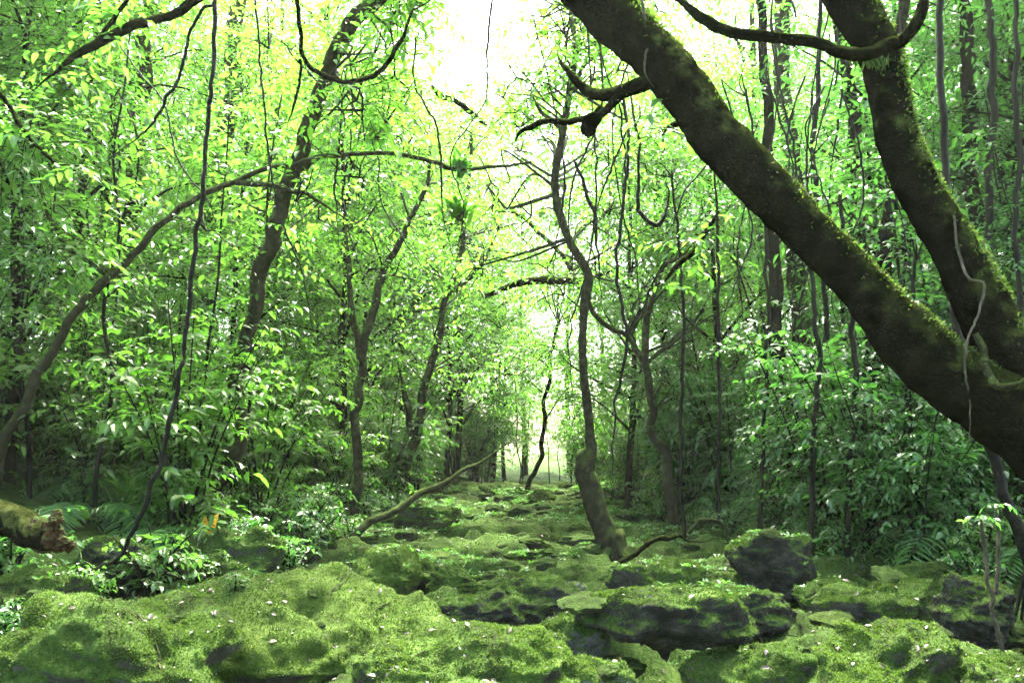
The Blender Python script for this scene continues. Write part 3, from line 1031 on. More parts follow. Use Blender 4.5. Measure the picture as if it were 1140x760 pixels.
def named_tree(name, label, rows, mat='bark', seed=0, n=80, sides=14, bump=.12, bs=5, limbs=(), crown=(), cmat='leaf_mid', group=None, leaf=(.11, .045), foot=True, flat=.4, twl=.6, nl=9, big=True):
    """rows run from the foot upward; limbs are rows too; crown is a list of (px, py, depth, radius m, twigs)"""
    base = at(*rows[0][:3])
    t = thing(name, label, 'tree', base, 0, group)
    tb = Bag()
    (V, T), S = wood(rows, n, sides, bump, bs, seed, .3 if sides > 30 else .9 if sides > 15 else 1.9)
    tb.add(V, T)
    if foot:                                                     # root flare into the ground
        r0 = S[0, 3]
        gq = np.random.default_rng(seed)
        for k in range(5):
            a = k * 1.256 + gq.uniform(0, .8)
            o = np.array([math.cos(a), math.sin(a), 0])
            p0 = S[0, :3]
            hz = float(hgt(*(p0 + o * r0 * 4)[:2]))
            tb.add(*tube(spline([p0 + np.array([0, 0, r0 * 2.0]) + o * r0 * .3, p0 + o * r0 * 1.3 + np.array([0, 0, r0 * .2]), np.array([*(p0 + o * r0 * 4)[:2], hz - .05])], 10), np.linspace(r0 * .55, r0 * .2, 10), 7, .15, 6, seed + k))
    for lr in limbs:
        (V, T), _ = wood(lr, max(14, 10 * len(lr)), 8, bump, bs * 2, seed + 3, 1.5, .6)
        tb.add(V, T)
    for b_ in (tb,):
        b_.v = [v - base for v in b_.v]
    link('trunk', tb.mesh(name, [M[mat]]), t)
    if len(crown):
        g = np.random.default_rng(seed + 50)
        cb = Bag()
        for px, py, d, r, nn in crown:
            c = at(px, py, d) - base
            clump(cb, c, r, nn, twl, nl, leaf[0], leaf[1], g, .7, big=big, twig=.004, flat=flat)
            jn = int(np.argmin(np.linalg.norm(S[:, :3] - base - c + np.array([0, 0, .3]), axis=1)))
            js = S[jn, :3] - base
            L_ = np.linalg.norm(c - js)
            if .2 < L_ < 5:
                r_ = min(S[jn, 3] * .55, .008 + .006 * L_)
                m_ = (c + js) / 2 + g.normal(0, .10 * L_, 3) + np.array([0, 0, .06 * L_])
                m2 = c * .75 + js * .25 + g.normal(0, .07 * L_, 3)
                cb.add(*tube(spline([js, m_, m2, c], 18), np.linspace(r_, .004, 18), 5), 1)
            for k in range(3):
                e = c + unit(g.normal(0, 1, 3)) * r * .8
                m_ = (c + e) / 2 + g.normal(0, .1 * r, 3)
                cb.add(*tube(spline([c + np.array([0, 0, -.2 * r]), m_, e], 7), np.linspace(.012, .004, 7), 5), 1)
        link('crown', cb.mesh(name + ' crown', [M[cmat], M['twig']], False), t)
    return t, S


# the big leaning tree on the right: two trunks from one stool
rowsA = [(1420, 830, 4.3, 95), (1330, 620, 4.3, 74), (1240, 534, 4.25, 58), (1170, 490, 4.25, 46), (1110, 456, 4.3, 40), (1064, 424, 4.35, 36), (1014, 380, 4.4, 35), (955, 316, 4.5, 27), (880, 238, 4.6, 27), (808, 160, 4.7, 28),
         (770, 108, 4.8, 27), (735, 67, 4.85, 26), (700, 34, 4.9, 28), (664, -2, 5, 30), (610, -60, 5.1, 28), (530, -150, 5.3, 24), (430, -260, 5.6, 18)]
rowsB = [(1180, 505, 4.3, 44.5), (1140, 425, 4.35, 35.6), (1112, 370, 4.4, 32.0), (1085, 318, 4.45, 28.5), (1060, 270, 4.5, 24.9), (1032, 225, 4.55, 23.1), (1002, 165, 4.6, 22.2), (987, 105, 4.65, 22.2), (975, 50, 4.7, 23.1), (943, -5, 4.8, 24.9), (900, -80, 4.9, 24.9),
         (880, -190, 5, 21.4), (900, -320, 5.1, 14.2)]
branchC = [(985, 55, 4.7, 8), (1006, 40, 4.55, 7), (1022, 22, 4.5, 6.5), (1028, 0, 4.5, 6), (1026, -40, 4.5, 5)]
branchC2 = [(995, 48, 4.52, 8), (969, 59, 4.42, 7.5), (918, 53, 4.4, 6.5), (866, 45, 4.4, 6.5), (811, 37, 4.4, 6.2), (779, 20, 4.4, 6), (748, 0, 4.4, 5.5), (715, -25, 4.4, 4)]
branchD = [(725, 90, 4.85, 10), (698, 103, 4.9, 8), (664, 108, 5.0, 6.5), (648, 97, 5.05, 5), (629, 76, 5.1, 3.5), (621, 62, 5.2, 3)]
branchD2 = [(690, 107, 4.9, 5), (672, 122, 4.95, 4.5), (658, 128, 5.0, 4), (632, 136, 5.1, 3.5), (603, 134, 5.2, 3.5), (588, 143, 5.25, 3.2), (576, 150, 5.3, 3.5), (572, 158, 5.3, 4)]
stub = [(668, 122, 4.95, 5), (660, 134, 5.0, 9), (656, 146, 5.0, 8), (654, 154, 5.0, 4)]
crownA = []
gq = np.random.default_rng(31)
for k in range(18):                                               # the big crown overhead and to the right, above the frame
    crownA.append((gq.uniform(560, 1700), gq.uniform(-900, -170), gq.uniform(5, 8.5), gq.uniform(.5, .9), 34))
treeA, SA = named_tree('leaning_tree', 'huge dark leaning tree at the right edge, forking into two mossy trunks', rowsA, 'bark', 1, 300, 48, .19, 4.5,
                       [], crownA, 'leaf_dark', None, (.11, .045), False, twl=.7, big=False)
baseA = np.array(treeA.location)
(V, T), SB = wood(rowsB, 260, 44, .19, 4.5, 4, .3)
trunkB = link('second_trunk', mesh_np('second trunk', V - baseA, T, [M['bark']]), treeA, label='darker upright second trunk of the leaning tree')
for nm, rr in (('branch', branchC), ('branch', branchC2), ('branch', branchD), ('branch', branchD2), ('branch', stub)):
    (V, T), _ = wood(rr, 18 * len(rr), 14, .22, 9, 6, 1.6, .3)
    link(nm, mesh_np('branch', V - baseA, T, [M['bark']]), treeA)
# moss on the trunks' upper side
for S, holder in ((SA, treeA), (SB, trunkB)):
    bg_ = Bag()
    n_ = 3000
    g = np.random.default_rng(12)
    k = g.integers(10, len(S) - 40, n_)
    tan = unit(np.gradient(S[:, :3], axis=0))[k]
    upv = np.array([0.25, -.25, 1.0])
    u_ = unit(upv - tan * (tan @ upv)[:, None])
    v_ = np.cross(tan, u_)
    a = g.normal(0, .55, n_)
    o = np.cos(a)[:, None] * u_ + np.sin(a)[:, None] * v_
    P = S[k, :3] + o * (S[k, 3] * .99)[:, None] + tan * g.uniform(-.02, .02, (n_, 1))
    msk = fbm(P * 4, 3, 2) > -.15
    P, o = P[msk], o[msk]
    V, T, r = leaves(P, o + g.normal(0, .6, P.shape), g.normal(0, 1, P.shape), .022 * g.uniform(.5, 1.4, len(P)), .01, LEAF4, TRI4, g)
    bg_.add(V - baseA, T, 0, r)
    link('moss', bg_.mesh('trunk moss', [M['moss']], False), holder)
# beard of moss under the cross branch
bb = Bag()
g = np.random.default_rng(3)
P = np.array([at(a, b, 4.42) for a, b in zip(g.normal(972, 9, 70), g.uniform(58, 66, 70))])
V, T, r = leaves(P, np.array([0, 0, -1.]) + g.normal(0, .25, (70, 3)), g.normal(0, 1, (70, 3)), .07 * g.uniform(.5, 1.4, 70), .012, LEAF4, TRI4, g)
bb.add(V - baseA, T, 0, r)
link('moss', bb.mesh('moss beard', [M['moss']], False), treeA)


def fill(seed, n, x0, x1, y0, y1, d0, d1, r, nn):
    g = np.random.default_rng(seed)
    return [(g.uniform(x0, x1), g.uniform(y0, y1), g.uniform(d0, d1), r * g.uniform(.7, 1.2), int(nn * g.uniform(.6, 1.3))) for _ in range(n)]


def gd(px, py):
    """camera depth of the ground at a photo pixel"""
    return float((gnd(px, py) - CAM) @ fw)


# slender curved tree in the bed
dE = gd(678, 614)
rowsE = [(682, 622, dE, 15), (672, 590, dE, 13), (662, 565, dE, 12.5), (655, 540, dE, 12), (651, 520, dE, 11), (655, 503, dE, 7), (656, 480, dE, 5.2), (652, 440, dE, 4.9), (650, 400, dE, 4.6), (649, 355, dE, 4.6), (652, 330, dE, 5.8),
         (655, 312, dE, 5), (645, 288, dE, 4.8), (630, 262, dE, 4.4), (619, 232, dE, 4.8), (617, 205, dE, 4.6), (622, 175, dE - .1, 4.4), (627, 145, dE - .2, 4.2), (634, 105, dE - .2, 3.6), (640, 60, dE - .2, 3), (636, 10, dE, 2.4), (625, -40, dE, 2)]
named_tree('slender_tree', 'slender snaking tree standing in the stream bed with a thick bent foot', rowsE, 'bark_light', 20, 200, 16, .14, 9,
           [[(655, 503, dE, 5), (646, 512, dE, 5), (643, 520, dE, 4)], [(634, 105, dE, 2.6), (655, 70, dE, 2), (690, 50, dE, 1.5)], [(627, 145, dE, 2.6), (600, 120, dE, 2), (585, 85, dE, 1.4)]],
           [(600, 95, dE, .5, 26), (640, 40, dE, .6, 30), (690, 45, dE, .5, 24), (575, 80, dE, .35, 12), (640, 95, dE, .35, 14)] + fill(1, 24, 520, 730, 115, 330, dE, dE + 3, .45, 12) + fill(11, 26, 600, 790, -60, 130, dE - 1, dE + 3, .5, 16) + fill(12, 7, 560, 640, 60, 140, dE, dE + 3, .4, 9), 'leaf_bright', leaf=(.1, .042))
# its neighbour: the forked dark stem that leans across to the right
dF = gd(748, 590) + .6
named_tree('forked_tree', 'dark thin tree right of the slender one, bending left across it', [(752, 592, dF, 6.20), (746, 560, dF, 6.20), (741, 513, dF, 5.58), (729, 480, dF, 4.96), (724, 450, dF, 4.65), (717, 410, dF, 4.03), (698, 374, dF, 3.10), (670, 355, dF, 2.85), (654, 334, dF, 2.79), (642, 311, dF, 2.79), (626, 282, dF, 2.48), (603, 260, dF, 2.23), (580, 242, dF, 1.86), (560, 228, dF, 1.49), (540, 205, dF, 1.12)],
           'bark_light', 22, 120, 12, .14, 8, [[(717, 410, dF, 5), (722, 360, dF, 4), (735, 300, dF, 3.4), (760, 280, dF, 3), (790, 252, dF, 2)]],
           [(770, 265, dF, .5, 18), (720, 330, dF, .35, 10)] + fill(2, 16, 660, 830, 190, 430, dF, dF + 2.5, .45, 11), 'leaf_mid')
# left trees
dH = gd(240, 585)
named_tree('curving_tree', 'moss green tree left of centre whose trunk sweeps up and right out of the frame', [(238, 590, dH, 14), (242, 548, dH, 11), (255, 505, dH, 9.5), (261, 457, dH, 9), (268, 426, dH, 8.5), (280, 363, dH, 8), (292, 311, dH, 9), (305, 268, dH - .1, 9), (318, 225, dH - .2, 9), (330, 188, dH - .3, 8.5), (341, 148, dH - .5, 8.5), (351, 110, dH - .6, 8.5), (366, 72, dH - .8, 8.5), (385, 40, dH - 1, 9), (410, 10, dH - 1.2, 9), (440, -20, dH - 1.4, 8), (500, -70, dH - 1.5, 6)],
           'bark_light', 24, 160, 14, .12, 6, [[(330, 188, dH, 5), (345, 178, dH - .2, 4.5), (375, 172, dH - .4, 4)]],
           [(300, 215, dH + .9, .5, 18), (355, 235, dH + .9, .5, 18), (390, 60, dH - 1.5, .6, 22), (300, 40, dH - 1, .7, 26), (430, -40, dH - 1.4, .8, 30), (345, 130, dH + .6, .4, 14)] + fill(6, 16, 370, 480, -40, 130, dH - 2, dH, .5, 15), 'leaf_bright', leaf=(.11, .044))
dI = gd(0, 560)
named_tree('bowed_tree', 'thin bowed tree at the left edge arching across to the right', [(-14, 575, dI, 7.29), (4, 495, dI, 6.30), (28, 445, dI, 5.64), (52, 400, dI, 5.30), (82, 352, dI, 4.78), (112, 312, dI, 4.64), (150, 280, dI, 4.24), (180, 248, dI, 3.84), (215, 221, dI, 3.45), (262, 203, dI, 3.18), (312, 184, dI, 2.79), (360, 173, dI, 2.52), (420, 170, dI, 2.39), (465, 177, dI + .2, 2.39), (505, 190, dI + .3, 2.65), (545, 187, dI + .4, 2.12), (592, 182, dI + .5, 1.33)],
           'bark_light', 26, 170, 12, .14, 9, [[(120, 304, dI, 5), (80, 280, dI, 3.5), (55, 240, dI, 3), (40, 190, dI, 2)], [(262, 203, dI, 3.5), (320, 210, dI, 3), (372, 235, dI, 2), (400, 250, dI, 1.4)]],
           [(60, 225, dI, .45, 16), (130, 300, dI + .2, .3, 10), (330, 215, dI, .4, 14), (400, 190, dI + .3, .35, 12), (450, 160, dI + .3, .3, 9), (230, 250, dI, .3, 8)], 'leaf_mid', leaf=(.1, .042))
dO = gd(394, 580)
named_tree('straight_tree', 'dark straight tree left of the fallen pole, forked halfway up', [(394, 585, dO, 6.48), (395, 540, dO, 5.40), (396, 457, dO, 5.04), (400, 410, dO, 5.04), (413, 351, dO, 4.68), (425, 311, dO, 4.32), (445, 272, dO, 3.60), (458, 245, dO, 3.02), (475, 205, dO, 2.16), (480, 160, dO, 1.58)],
           'bark_light', 28, 110, 12, .14, 6, [[(402, 402, dO, 4.5), (394, 360, dO, 4), (388, 310, dO, 3.2), (386, 260, dO, 2.4), (380, 200, dO, 1.6)]],
           [(470, 215, dO, .6, 24), (385, 245, dO, .55, 20), (440, 300, dO, .4, 12), (480, 150, dO, .6, 22)] + fill(3, 12, 370, 520, 120, 400, dO, dO + 2, .45, 11), 'leaf_mid', leaf=(.1, .042))
dP = gd(438, 566)
named_tree('tilted_tree', 'dark tree tilted to the right, just behind the straight forked one', [(432, 570, dP, 6.00), (447, 535, dP, 5.25), (461, 485, dP, 4.88), (477, 418, dP, 4.50), (488, 378, dP, 3.90), (497, 330, dP, 3.38), (512, 280, dP, 3.00), (520, 220, dP, 2.25), (525, 150, dP, 1.50)],
           'bark_light', 30, 90, 12, .14, 5, [[(461, 485, dP, 4.5), (452, 440, dP, 3.5), (440, 400, dP, 2.5)], [(497, 330, dP, 3), (540, 290, dP, 2.4), (560, 240, dP, 1.6)]],
           [(520, 215, dP, .7, 24), (555, 250, dP, .5, 16), (440, 395, dP, .5, 16), (525, 140, dP, .7, 20)] + fill(4, 20, 440, 610, 130, 430, dP, dP + 3, .5, 12), 'leaf_mid')
dR = gd(586, 553)
named_tree('leaning_pole_tree', 'very thin dark stem leaning at the bright end of the stream bed', [(584, 556, dR, 3.20), (590, 535, dR, 2.80), (602, 505, dR, 2.56), (607, 457, dR, 2.40), (612, 410, dR, 2.08), (620, 360, dR, 1.60)], 'bark', 32, 50, 8, .1, 4, [], [(618, 370, dR, .7, 22)] + fill(5, 16, 545, 670, 180, 450, dR - 1, dR + 3, .7, 14), 'leaf_bright')
# trunks behind the left thicket
named_tree('shaded_trunk', 'broad dim trunk half hidden behind the left hand vine', [(215, 560, 15, 13), (222, 450, 15, 12), (228, 350, 15, 12), (236, 260, 15, 11), (250, 120, 15, 10), (270, -60, 15, 8)], 'bark_light', 34, 80, 12, .1, 4, [], [(262, 20, 15, 1.0, 40), (235, -30, 15, 1.1, 40)], 'leaf_bright')
named_tree('mossy_post_trunk', 'dim upright trunk among the upper left leaves', [(150, 540, 13, 9), (148, 400, 13, 9), (142, 260, 13, 9), (150, 130, 13, 9), (160, 20, 13, 8), (165, -80, 13, 7)], 'bark_light', 35, 80, 12, .1, 4, [], [(160, 10, 13, 1.0, 40), (120, 60, 13, .8, 30)], 'leaf_bright')
# right background trunks
back = [
    ('pale upright trunk high between the two big leaning trunks', [(905, 560, 15, 10), (890, 400, 15, 10), (880, 250, 15, 9.5), (877, 138, 15, 9), (869, 24, 15, 9), (862, -80, 15, 8)], 'bark_light'),
    ('thin trunk just left of the upper part of the second trunk', [(985, 545, 13, 8), (975, 400, 13, 8), (958, 260, 13, 7.5), (947, 150, 13, 7), (938, 60, 13, 6.5), (925, -60, 13, 6)], 'bark'),
    ('shadowed trunk standing below the big leaning trunk', [(988, 565, 10, 11), (986, 500, 10, 10), (984, 420, 10, 10), (990, 300, 10, 8), (1000, 120, 10, 7), (1010, -60, 10, 5)], 'bark'),
    ('dim brown trunk in the middle of the right thicket', [(878, 560, 12, 9), (880, 500, 12, 8.5), (868, 400, 12, 8), (866, 330, 12, 7.5), (860, 200, 12, 6), (850, 40, 12, 5), (846, -50, 12, 4)], 'bark'),
    ('dark trunk right of the second trunk near the top right corner', [(1118, 520, 11, 10), (1105, 400, 11, 9), (1086, 240, 11, 8.5), (1078, 120, 11, 8), (1070, 30, 11, 7), (1062, -60, 11, 6)], 'bark'),
    ('black leaning stem under the leaning tree at the right edge', [(1150, 640, 6.5, 7), (1134, 590, 6.5, 7), (1118, 545, 6.5, 6), (1105, 500, 6.5, 6), (1088, 440, 6.5, 5), (1070, 380, 6.5, 5), (1058, 300, 6.5, 4.5), (1054, 200, 6.5, 4), (1048, 90, 6.5, 4), (1046, -40, 6.5, 3.5)], 'vine'),
]
for k, (lab, rows, mt) in enumerate(back):
    top = rows[-1]
    named_tree('thicket_tree', lab, rows, mt, 40 + k, 90, 12, .12, 5, [], [(top[0], top[1] - 20, top[2], .8, 26), (top[0] + 40, top[1] + 60, top[2], .6, 16)] if k < 5 else [], 'leaf_dark' if k > 1 else 'leaf_mid', big=False)
# thin poles of the right thicket
poles = [(907, 330, 480, 9, 3), (948, 355, 530, 9, 3.4), (966, 380, 500, 9.5, 3), (912, 60, 330, 11, 3), (1012, 420, 540, 9, 3), (850, 240, 470, 11, 2.2), (760, 330, 540, 12, 2.2), (800, 300, 560, 12, 2.0), (1130, 60, 260, 9, 3), (1100, 20, 220, 9.5, 4)]
for k, (px, y0, y1, d, r) in enumerate(poles):
    g = np.random.default_rng(60 + k)
    foot = at(px, y1, d)
    zf = float(hgt(foot[0], foot[1]))
    rows = [(px + g.normal(0, 4), 520 + (1.2 - zf) / d * F, d, r * 1.1), (px + g.normal(0, 3), y1, d, r), (px + g.normal(0, 3), (y0 + y1) / 2, d, r), (px, y0, d, r * .9), (px + g.normal(0, 12), y0 - 140, d, r * .6)]
    named_tree('pole_stem', 'straight thin dark stem in the right thicket', rows, 'vine', 60 + k, 50, 8, .12, 6, [], [(rows[-1][0], rows[-1][1], d, .45, 12)], 'leaf_dark', 'thin stems of the right thicket', foot=False)

# ------------------------------------------------------------------ vines, fallen wood, dead leaves
def vine(label, rows, mat='vine', name='vine', cat='vine', n=None, seed=0, bump=.22, leafy=0, lm='leaf_mid'):
    if mat == 'vine':
        rows = [(a, b, d, r * .82) for a, b, d, r in rows]
    base = at(*rows[0][:3])
    (V, T), S = wood(rows, n or 14 * len(rows), 8, bump, 14, seed, 1.5, .35)
    o = link(name, mesh_np(name, V - base, T, [M[mat]]), None, base, label=label, category=cat)
    if leafy:
        g = np.random.default_rng(len(label))
        fb = Bag()
        Bp = S[g.integers(3, len(S), leafy), :3] - base
        sprays(fb, Bp, g.normal(0, 1, (leafy, 3)) * np.array([1, 1, .5]), .35 * g.uniform(.6, 1.3, leafy), 8, .09, .038, big=True, twig=.003, g=g)
        link('leaves', fb.mesh('leaves', [M[lm], M['twig']], False), o)
    return o


vine('long dark vine hanging across the left and curling up at the rocks', [(244, -60, 5.2, 3), (240, 0, 5.2, 3), (238, 60, 5.2, 3), (233, 120, 5.2, 3.1), (228, 180, 5.2, 3.1), (221, 250, 5.2, 3.2), (215, 300, 5.2, 3.2), (207, 365, 5.2, 3.2), (196, 440, 5.2, 3.3), (185, 490, 5.2, 3.3), (168, 545, 5.2, 3.4), (150, 590, 5.2, 3.4), (130, 618, 5.3, 3.4), (108, 632, 5.5, 3), (94, 626, 5.7, 2.6), (86, 608, 5.9, 2.4), (84, 596, 6.2, 2.2)])
vine('thin vine arching down from the top left beside the long vine', [(238, 6, 5.6, 2), (226, 10, 5.6, 2.2), (212, 35, 5.6, 2.2), (204, 62, 5.6, 2.2), (197, 88, 5.6, 2.3), (186, 112, 5.6, 2.3), (172, 135, 5.6, 2), (150, 155, 5.7, 1.6), (120, 178, 5.8, 1.4), (90, 186, 6, 1.2)])
vine('dark mossy bough cutting across the upper left corner', [(250, -28, 6, 5), (215, 2, 6, 5.2), (180, 16, 6, 5.2), (150, 28, 6, 5.4), (118, 44, 6, 5.2), (95, 57, 6, 4.5), (74, 70, 6, 3.6), (50, 92, 6.2, 2.6), (20, 110, 6.4, 1.8)], 'bark', 'bough', 'branch', leafy=16)
vine('short twig forking off the upper left bough', [(112, 46, 6, 3), (122, 26, 6, 2.6), (138, 4, 6, 2.4), (150, -20, 6, 2)], 'bark', 'bough', 'branch', leafy=16)
vine('sagging thin branch at the left edge', [(-20, 86, 5.5, 2.6), (0, 106, 5.5, 2.6), (18, 130, 5.5, 2.5), (36, 155, 5.5, 2.4), (56, 174, 5.5, 2.3), (75, 184, 5.6, 2), (110, 186, 5.8, 1.4)], 'bark', 'bough', 'branch', leafy=16)
vine('looping twig left of the sky gap', [(330, -30, 7, 2.4), (331, 0, 7, 2.4), (334, 40, 7, 2.4), (338, 64, 7, 2.5), (350, 78, 7, 2.8), (375, 88, 7, 2.8), (404, 90, 7, 2.8), (428, 76, 7, 2.8), (448, 44, 7, 2.6), (457, 16, 7, 2.5), (470, 6, 7, 2.3), (484, -10, 7, 2)], 'bark')
vine('little hanging twig crossing the trunk of the curving tree', [(334, 66, 7.1, 1.6), (334, 90, 7.1, 1.6), (326, 118, 7.1, 1.5), (319, 145, 7.1, 1.2)], 'bark')
vine('thin vine hanging straight down right of the slender tree', [(694, 110, 9.2, 2.2), (700, 170, 9.2, 2.2), (690, 250, 9.2, 2.2), (686, 303, 9.2, 2.3), (694, 347, 9.2, 2.4), (698, 382, 9.2, 2.4), (686, 445, 9.2, 2.3), (682, 497, 9.2, 2.2), (682, 556, 9.2, 2)])
vine('hooked hanging vine below the leaning trunk', [(702, 104, 5.2, 1.2), (706, 130, 5.2, 1.5), (712, 165, 5.2, 1.8), (711, 205, 5.2, 2.2), (710, 230, 5.2, 2.8), (718, 244, 5.2, 3), (733, 250, 5.2, 3.2), (741, 240, 5.2, 2.8), (744, 222, 5.2, 2.4), (741, 206, 5.2, 2), (730, 197, 5.2, 1.4)])
vine('straight thin strand hanging left of the hooked vine', [(688, 100, 5.1, 1.3), (692, 140, 5.1, 1.4), (697, 190, 5.1, 1.4), (694, 230, 5.1, 1.4), (688, 260, 5.1, 1.2)])
vine('slack thin strand right of the hooked vine', [(790, 180, 5.3, 1.2), (765, 210, 5.3, 1.3), (752, 240, 5.3, 1.2), (742, 262, 5.4, 1)])
vine('dark dangling stick between the slender tree and the leaning trunk', [(640, 180, 9, 2), (650, 205, 9, 2.5), (656, 225, 9, 2.8), (662, 245, 9, 2.6), (667, 290, 9, 2.2), (670, 340, 9, 2)])
vine('dark crooked bough below the middle of the leaning trunk', [(800, 235, 7, 2), (786, 258, 7, 3), (772, 280, 7, 3.4), (752, 300, 7, 3.8), (738, 322, 7, 3)], 'bark', 'bough', 'branch', leafy=16)
vine('forked dark twig poking out left of the leaning trunk', [(800, 132, 5, 6), (780, 132, 5, 5), (760, 136, 5, 4), (744, 142, 5, 4), (738, 152, 5, 2.5)], 'bark', 'bough', 'branch', leafy=16)
vine('dark bare branch in the pale centre below the sky gap', [(480, 96, 9, 2.2), (492, 107, 9, 3), (507, 114, 9, 3), (520, 122, 9, 3), (536, 133, 9, 3.2), (548, 142, 9, 3)], 'bark', 'bough', 'branch', leafy=16)
vine('horizontal bough crossing behind the slender tree', [(540, 330, 13, 2.5), (580, 314, 13, 4), (610, 311, 13, 4.4), (640, 312, 13, 4), (670, 306, 13, 3), (700, 290, 13, 2)], 'bark', 'bough', 'branch', leafy=16)
vine('pale thin vine clinging to the upper end of the leaning trunk', [(715, -10, 4.80, 1.5), (716, 12, 4.77, 1.7), (722, 36, 4.76, 1.9), (724, 52, 4.75, 1.8), (718, 72, 4.74, 1.5), (722, 88, 4.74, 1.3), (730, 98, 4.73, 1)], 'vine_pale')
vine('pale vine running down the second trunk and across the leaning one', [(1062, 240, 4.39, 1.2), (1068, 285, 4.35, 1.6), (1078, 310, 4.32, 1.7), (1094, 318, 4.31, 1.6), (1090, 345, 4.27, 1.4), (1078, 372, 4.21, 1.4), (1074, 400, 4.185, 1.5), (1078, 440, 4.175, 1.5), (1079, 470, 4.17, 1.4), (1078, 492, 4.17, 1.2)], 'vine_pale')
vine('mossy green root looping between the two big trunks', [(1086, 372, 4.2, 3.5), (1098, 398, 4.15, 4), (1106, 422, 4.1, 4.2), (1118, 432, 4.05, 4.2), (1134, 428, 4.05, 4), (1150, 415, 4.05, 4)], 'bark_light', 'root', 'root', bump=.5)
vine('long fallen pole slanting up from the left edge of the stream bed', [(372, 606, gd(372, 606), 5), (398, 592, gd(372, 606), 4.6), (450, 561, gd(372, 606) + .3, 4), (510, 528, gd(372, 606) + .6, 3.4), (566, 495, gd(372, 606) + .9, 2.6)], 'bark_light', 'fallen_pole', 'branch')
dq = gd(700, 622)
vine('crooked dead branch lying right of the foot of the slender tree', [(690, 626, dq, 3), (715, 612, dq, 3), (730, 600, dq, 3), (745, 598, dq + .1, 2.8), (758, 596, dq + .15, 2.2), (770, 604, dq + .2, 2), (800, 600, dq + .3, 2)], 'bark', 'fallen_branch', 'branch', bump=.5)
vine('bent dead root at the edge of the right thicket', [(766, 594, dq + .6, 1.8), (778, 580, dq + .6, 2.4), (794, 578, dq + .7, 2.4), (806, 588, dq + .8, 2), (812, 606, dq + .8, 1.6)], 'bark_light', 'root', 'root', bump=.5)
for k, (lab, rows) in enumerate([
    ('leafless pale sapling stem leaning at the lower right edge', [(1117, 730, 5.3, 2.6), (1106, 680, 5.3, 2.4), (1100, 640, 5.3, 2.2), (1094, 600, 5.3, 2), (1090, 575, 5.3, 1.6)]),
    ('second pale sapling stem, upright, at the lower right edge', [(1108, 660, 5.5, 2.2), (1110, 630, 5.5, 2), (1111, 600, 5.5, 1.9), (1110, 560, 5.5, 1.5)])]):
    base = at(*rows[0][:3])
    t = thing('seedling', lab, 'sapling', base)
    (V, T), S = wood(rows, 40, 8, .1, 9, k)
    link('stem', mesh_np('stem', V - base, T, [M['vine_pale']]), t)
    fb = Bag()
    g = np.random.default_rng(70 + k)
    e = S[-1, :3] - base
    aa = np.arange(6) * 1.05
    sprays(fb, np.repeat(e[None], 6, 0), np.c_[np.cos(aa), np.sin(aa), np.full(6, .25)], .10, 5, .05, .018, big=True, g=g, twig=.002, droop=.5)
    link('leaves', fb.mesh('leaves', [M['leaf_dark'], M['twig']], False), t)

g = np.random.default_rng(44)
for k in range(18):
    px, d = g.uniform(600, 1000), g.uniform(6, 11)
    y0, y1 = g.uniform(-60, 140), g.uniform(260, 470)
    rows = [(px + g.normal(0, 6) + 14 * math.sin(q_ * 5 + k), y0 + (y1 - y0) * q_, d, g.uniform(.9, 1.7)) for q_ in np.linspace(0, 1, 6)]
    o = vine('thin hair like vine hanging among the leaves right of centre', rows, seed=k)
    o['group'] = 'thin hanging vines right of centre'
for k in range(10):
    px, d = g.uniform(30, 560), g.uniform(7, 11)
    y0, y1 = g.uniform(-60, 120), g.uniform(220, 420)
    sl_ = g.normal(0, 60)
    rows = [(px + sl_ * q_ + g.normal(0, 8), y0 + (y1 - y0) * q_, d, g.uniform(.9, 1.8)) for q_ in np.linspace(0, 1, 6)]
    o = vine('thin twisted vine hanging among the bright leaves on the left', rows, seed=k)
    o['group'] = 'thin hanging vines on the left'

# the bird's-nest epiphytes on the bowed tree
for k, (px, py, d, L, lab) in enumerate([(510, 240, dI + .6, .34, 'bright bird nest fern perched in the centre below the bowed branch'), (512, 186, dI + .3, .16, 'dark clump of epiphytes sitting on the bowed branch'), (420, 150, dI + .5, .18, 'small epiphyte tuft above the bowed branch')]):
    c = at(px, py, d)
    t = thing('epiphyte', lab, 'plant', c)
    g = np.random.default_rng(80 + k)
    fb = Bag()
    n = 60 if k == 0 else 110
    a = g.uniform(0, 6.28, n)
    V, T, r = leaves(g.normal(0, .04, (n, 3)), np.c_[np.cos(a), np.sin(a), g.uniform(.1 if k == 0 else -.8, 1.3, n)], np.array([0, 0, 1.]) + g.normal(0, .3, (n, 3)), L * g.uniform(.6, 1.1, n), .05 if k == 0 else .03, BLADE, TRIB, g)
    fb.add(V, T, 0, r)
    link('leaves', fb.mesh('epiphyte', [M['leaf_bright'] if k == 0 else M['leaf_dark']], False), t)
    V = rock_shape((.12, .12, .14) if k == 0 else (.15, .12, .08), 500 + k, .3)
    link('root_ball', mesh_np('root ball', V, TR5, [M['rotten']]), t)

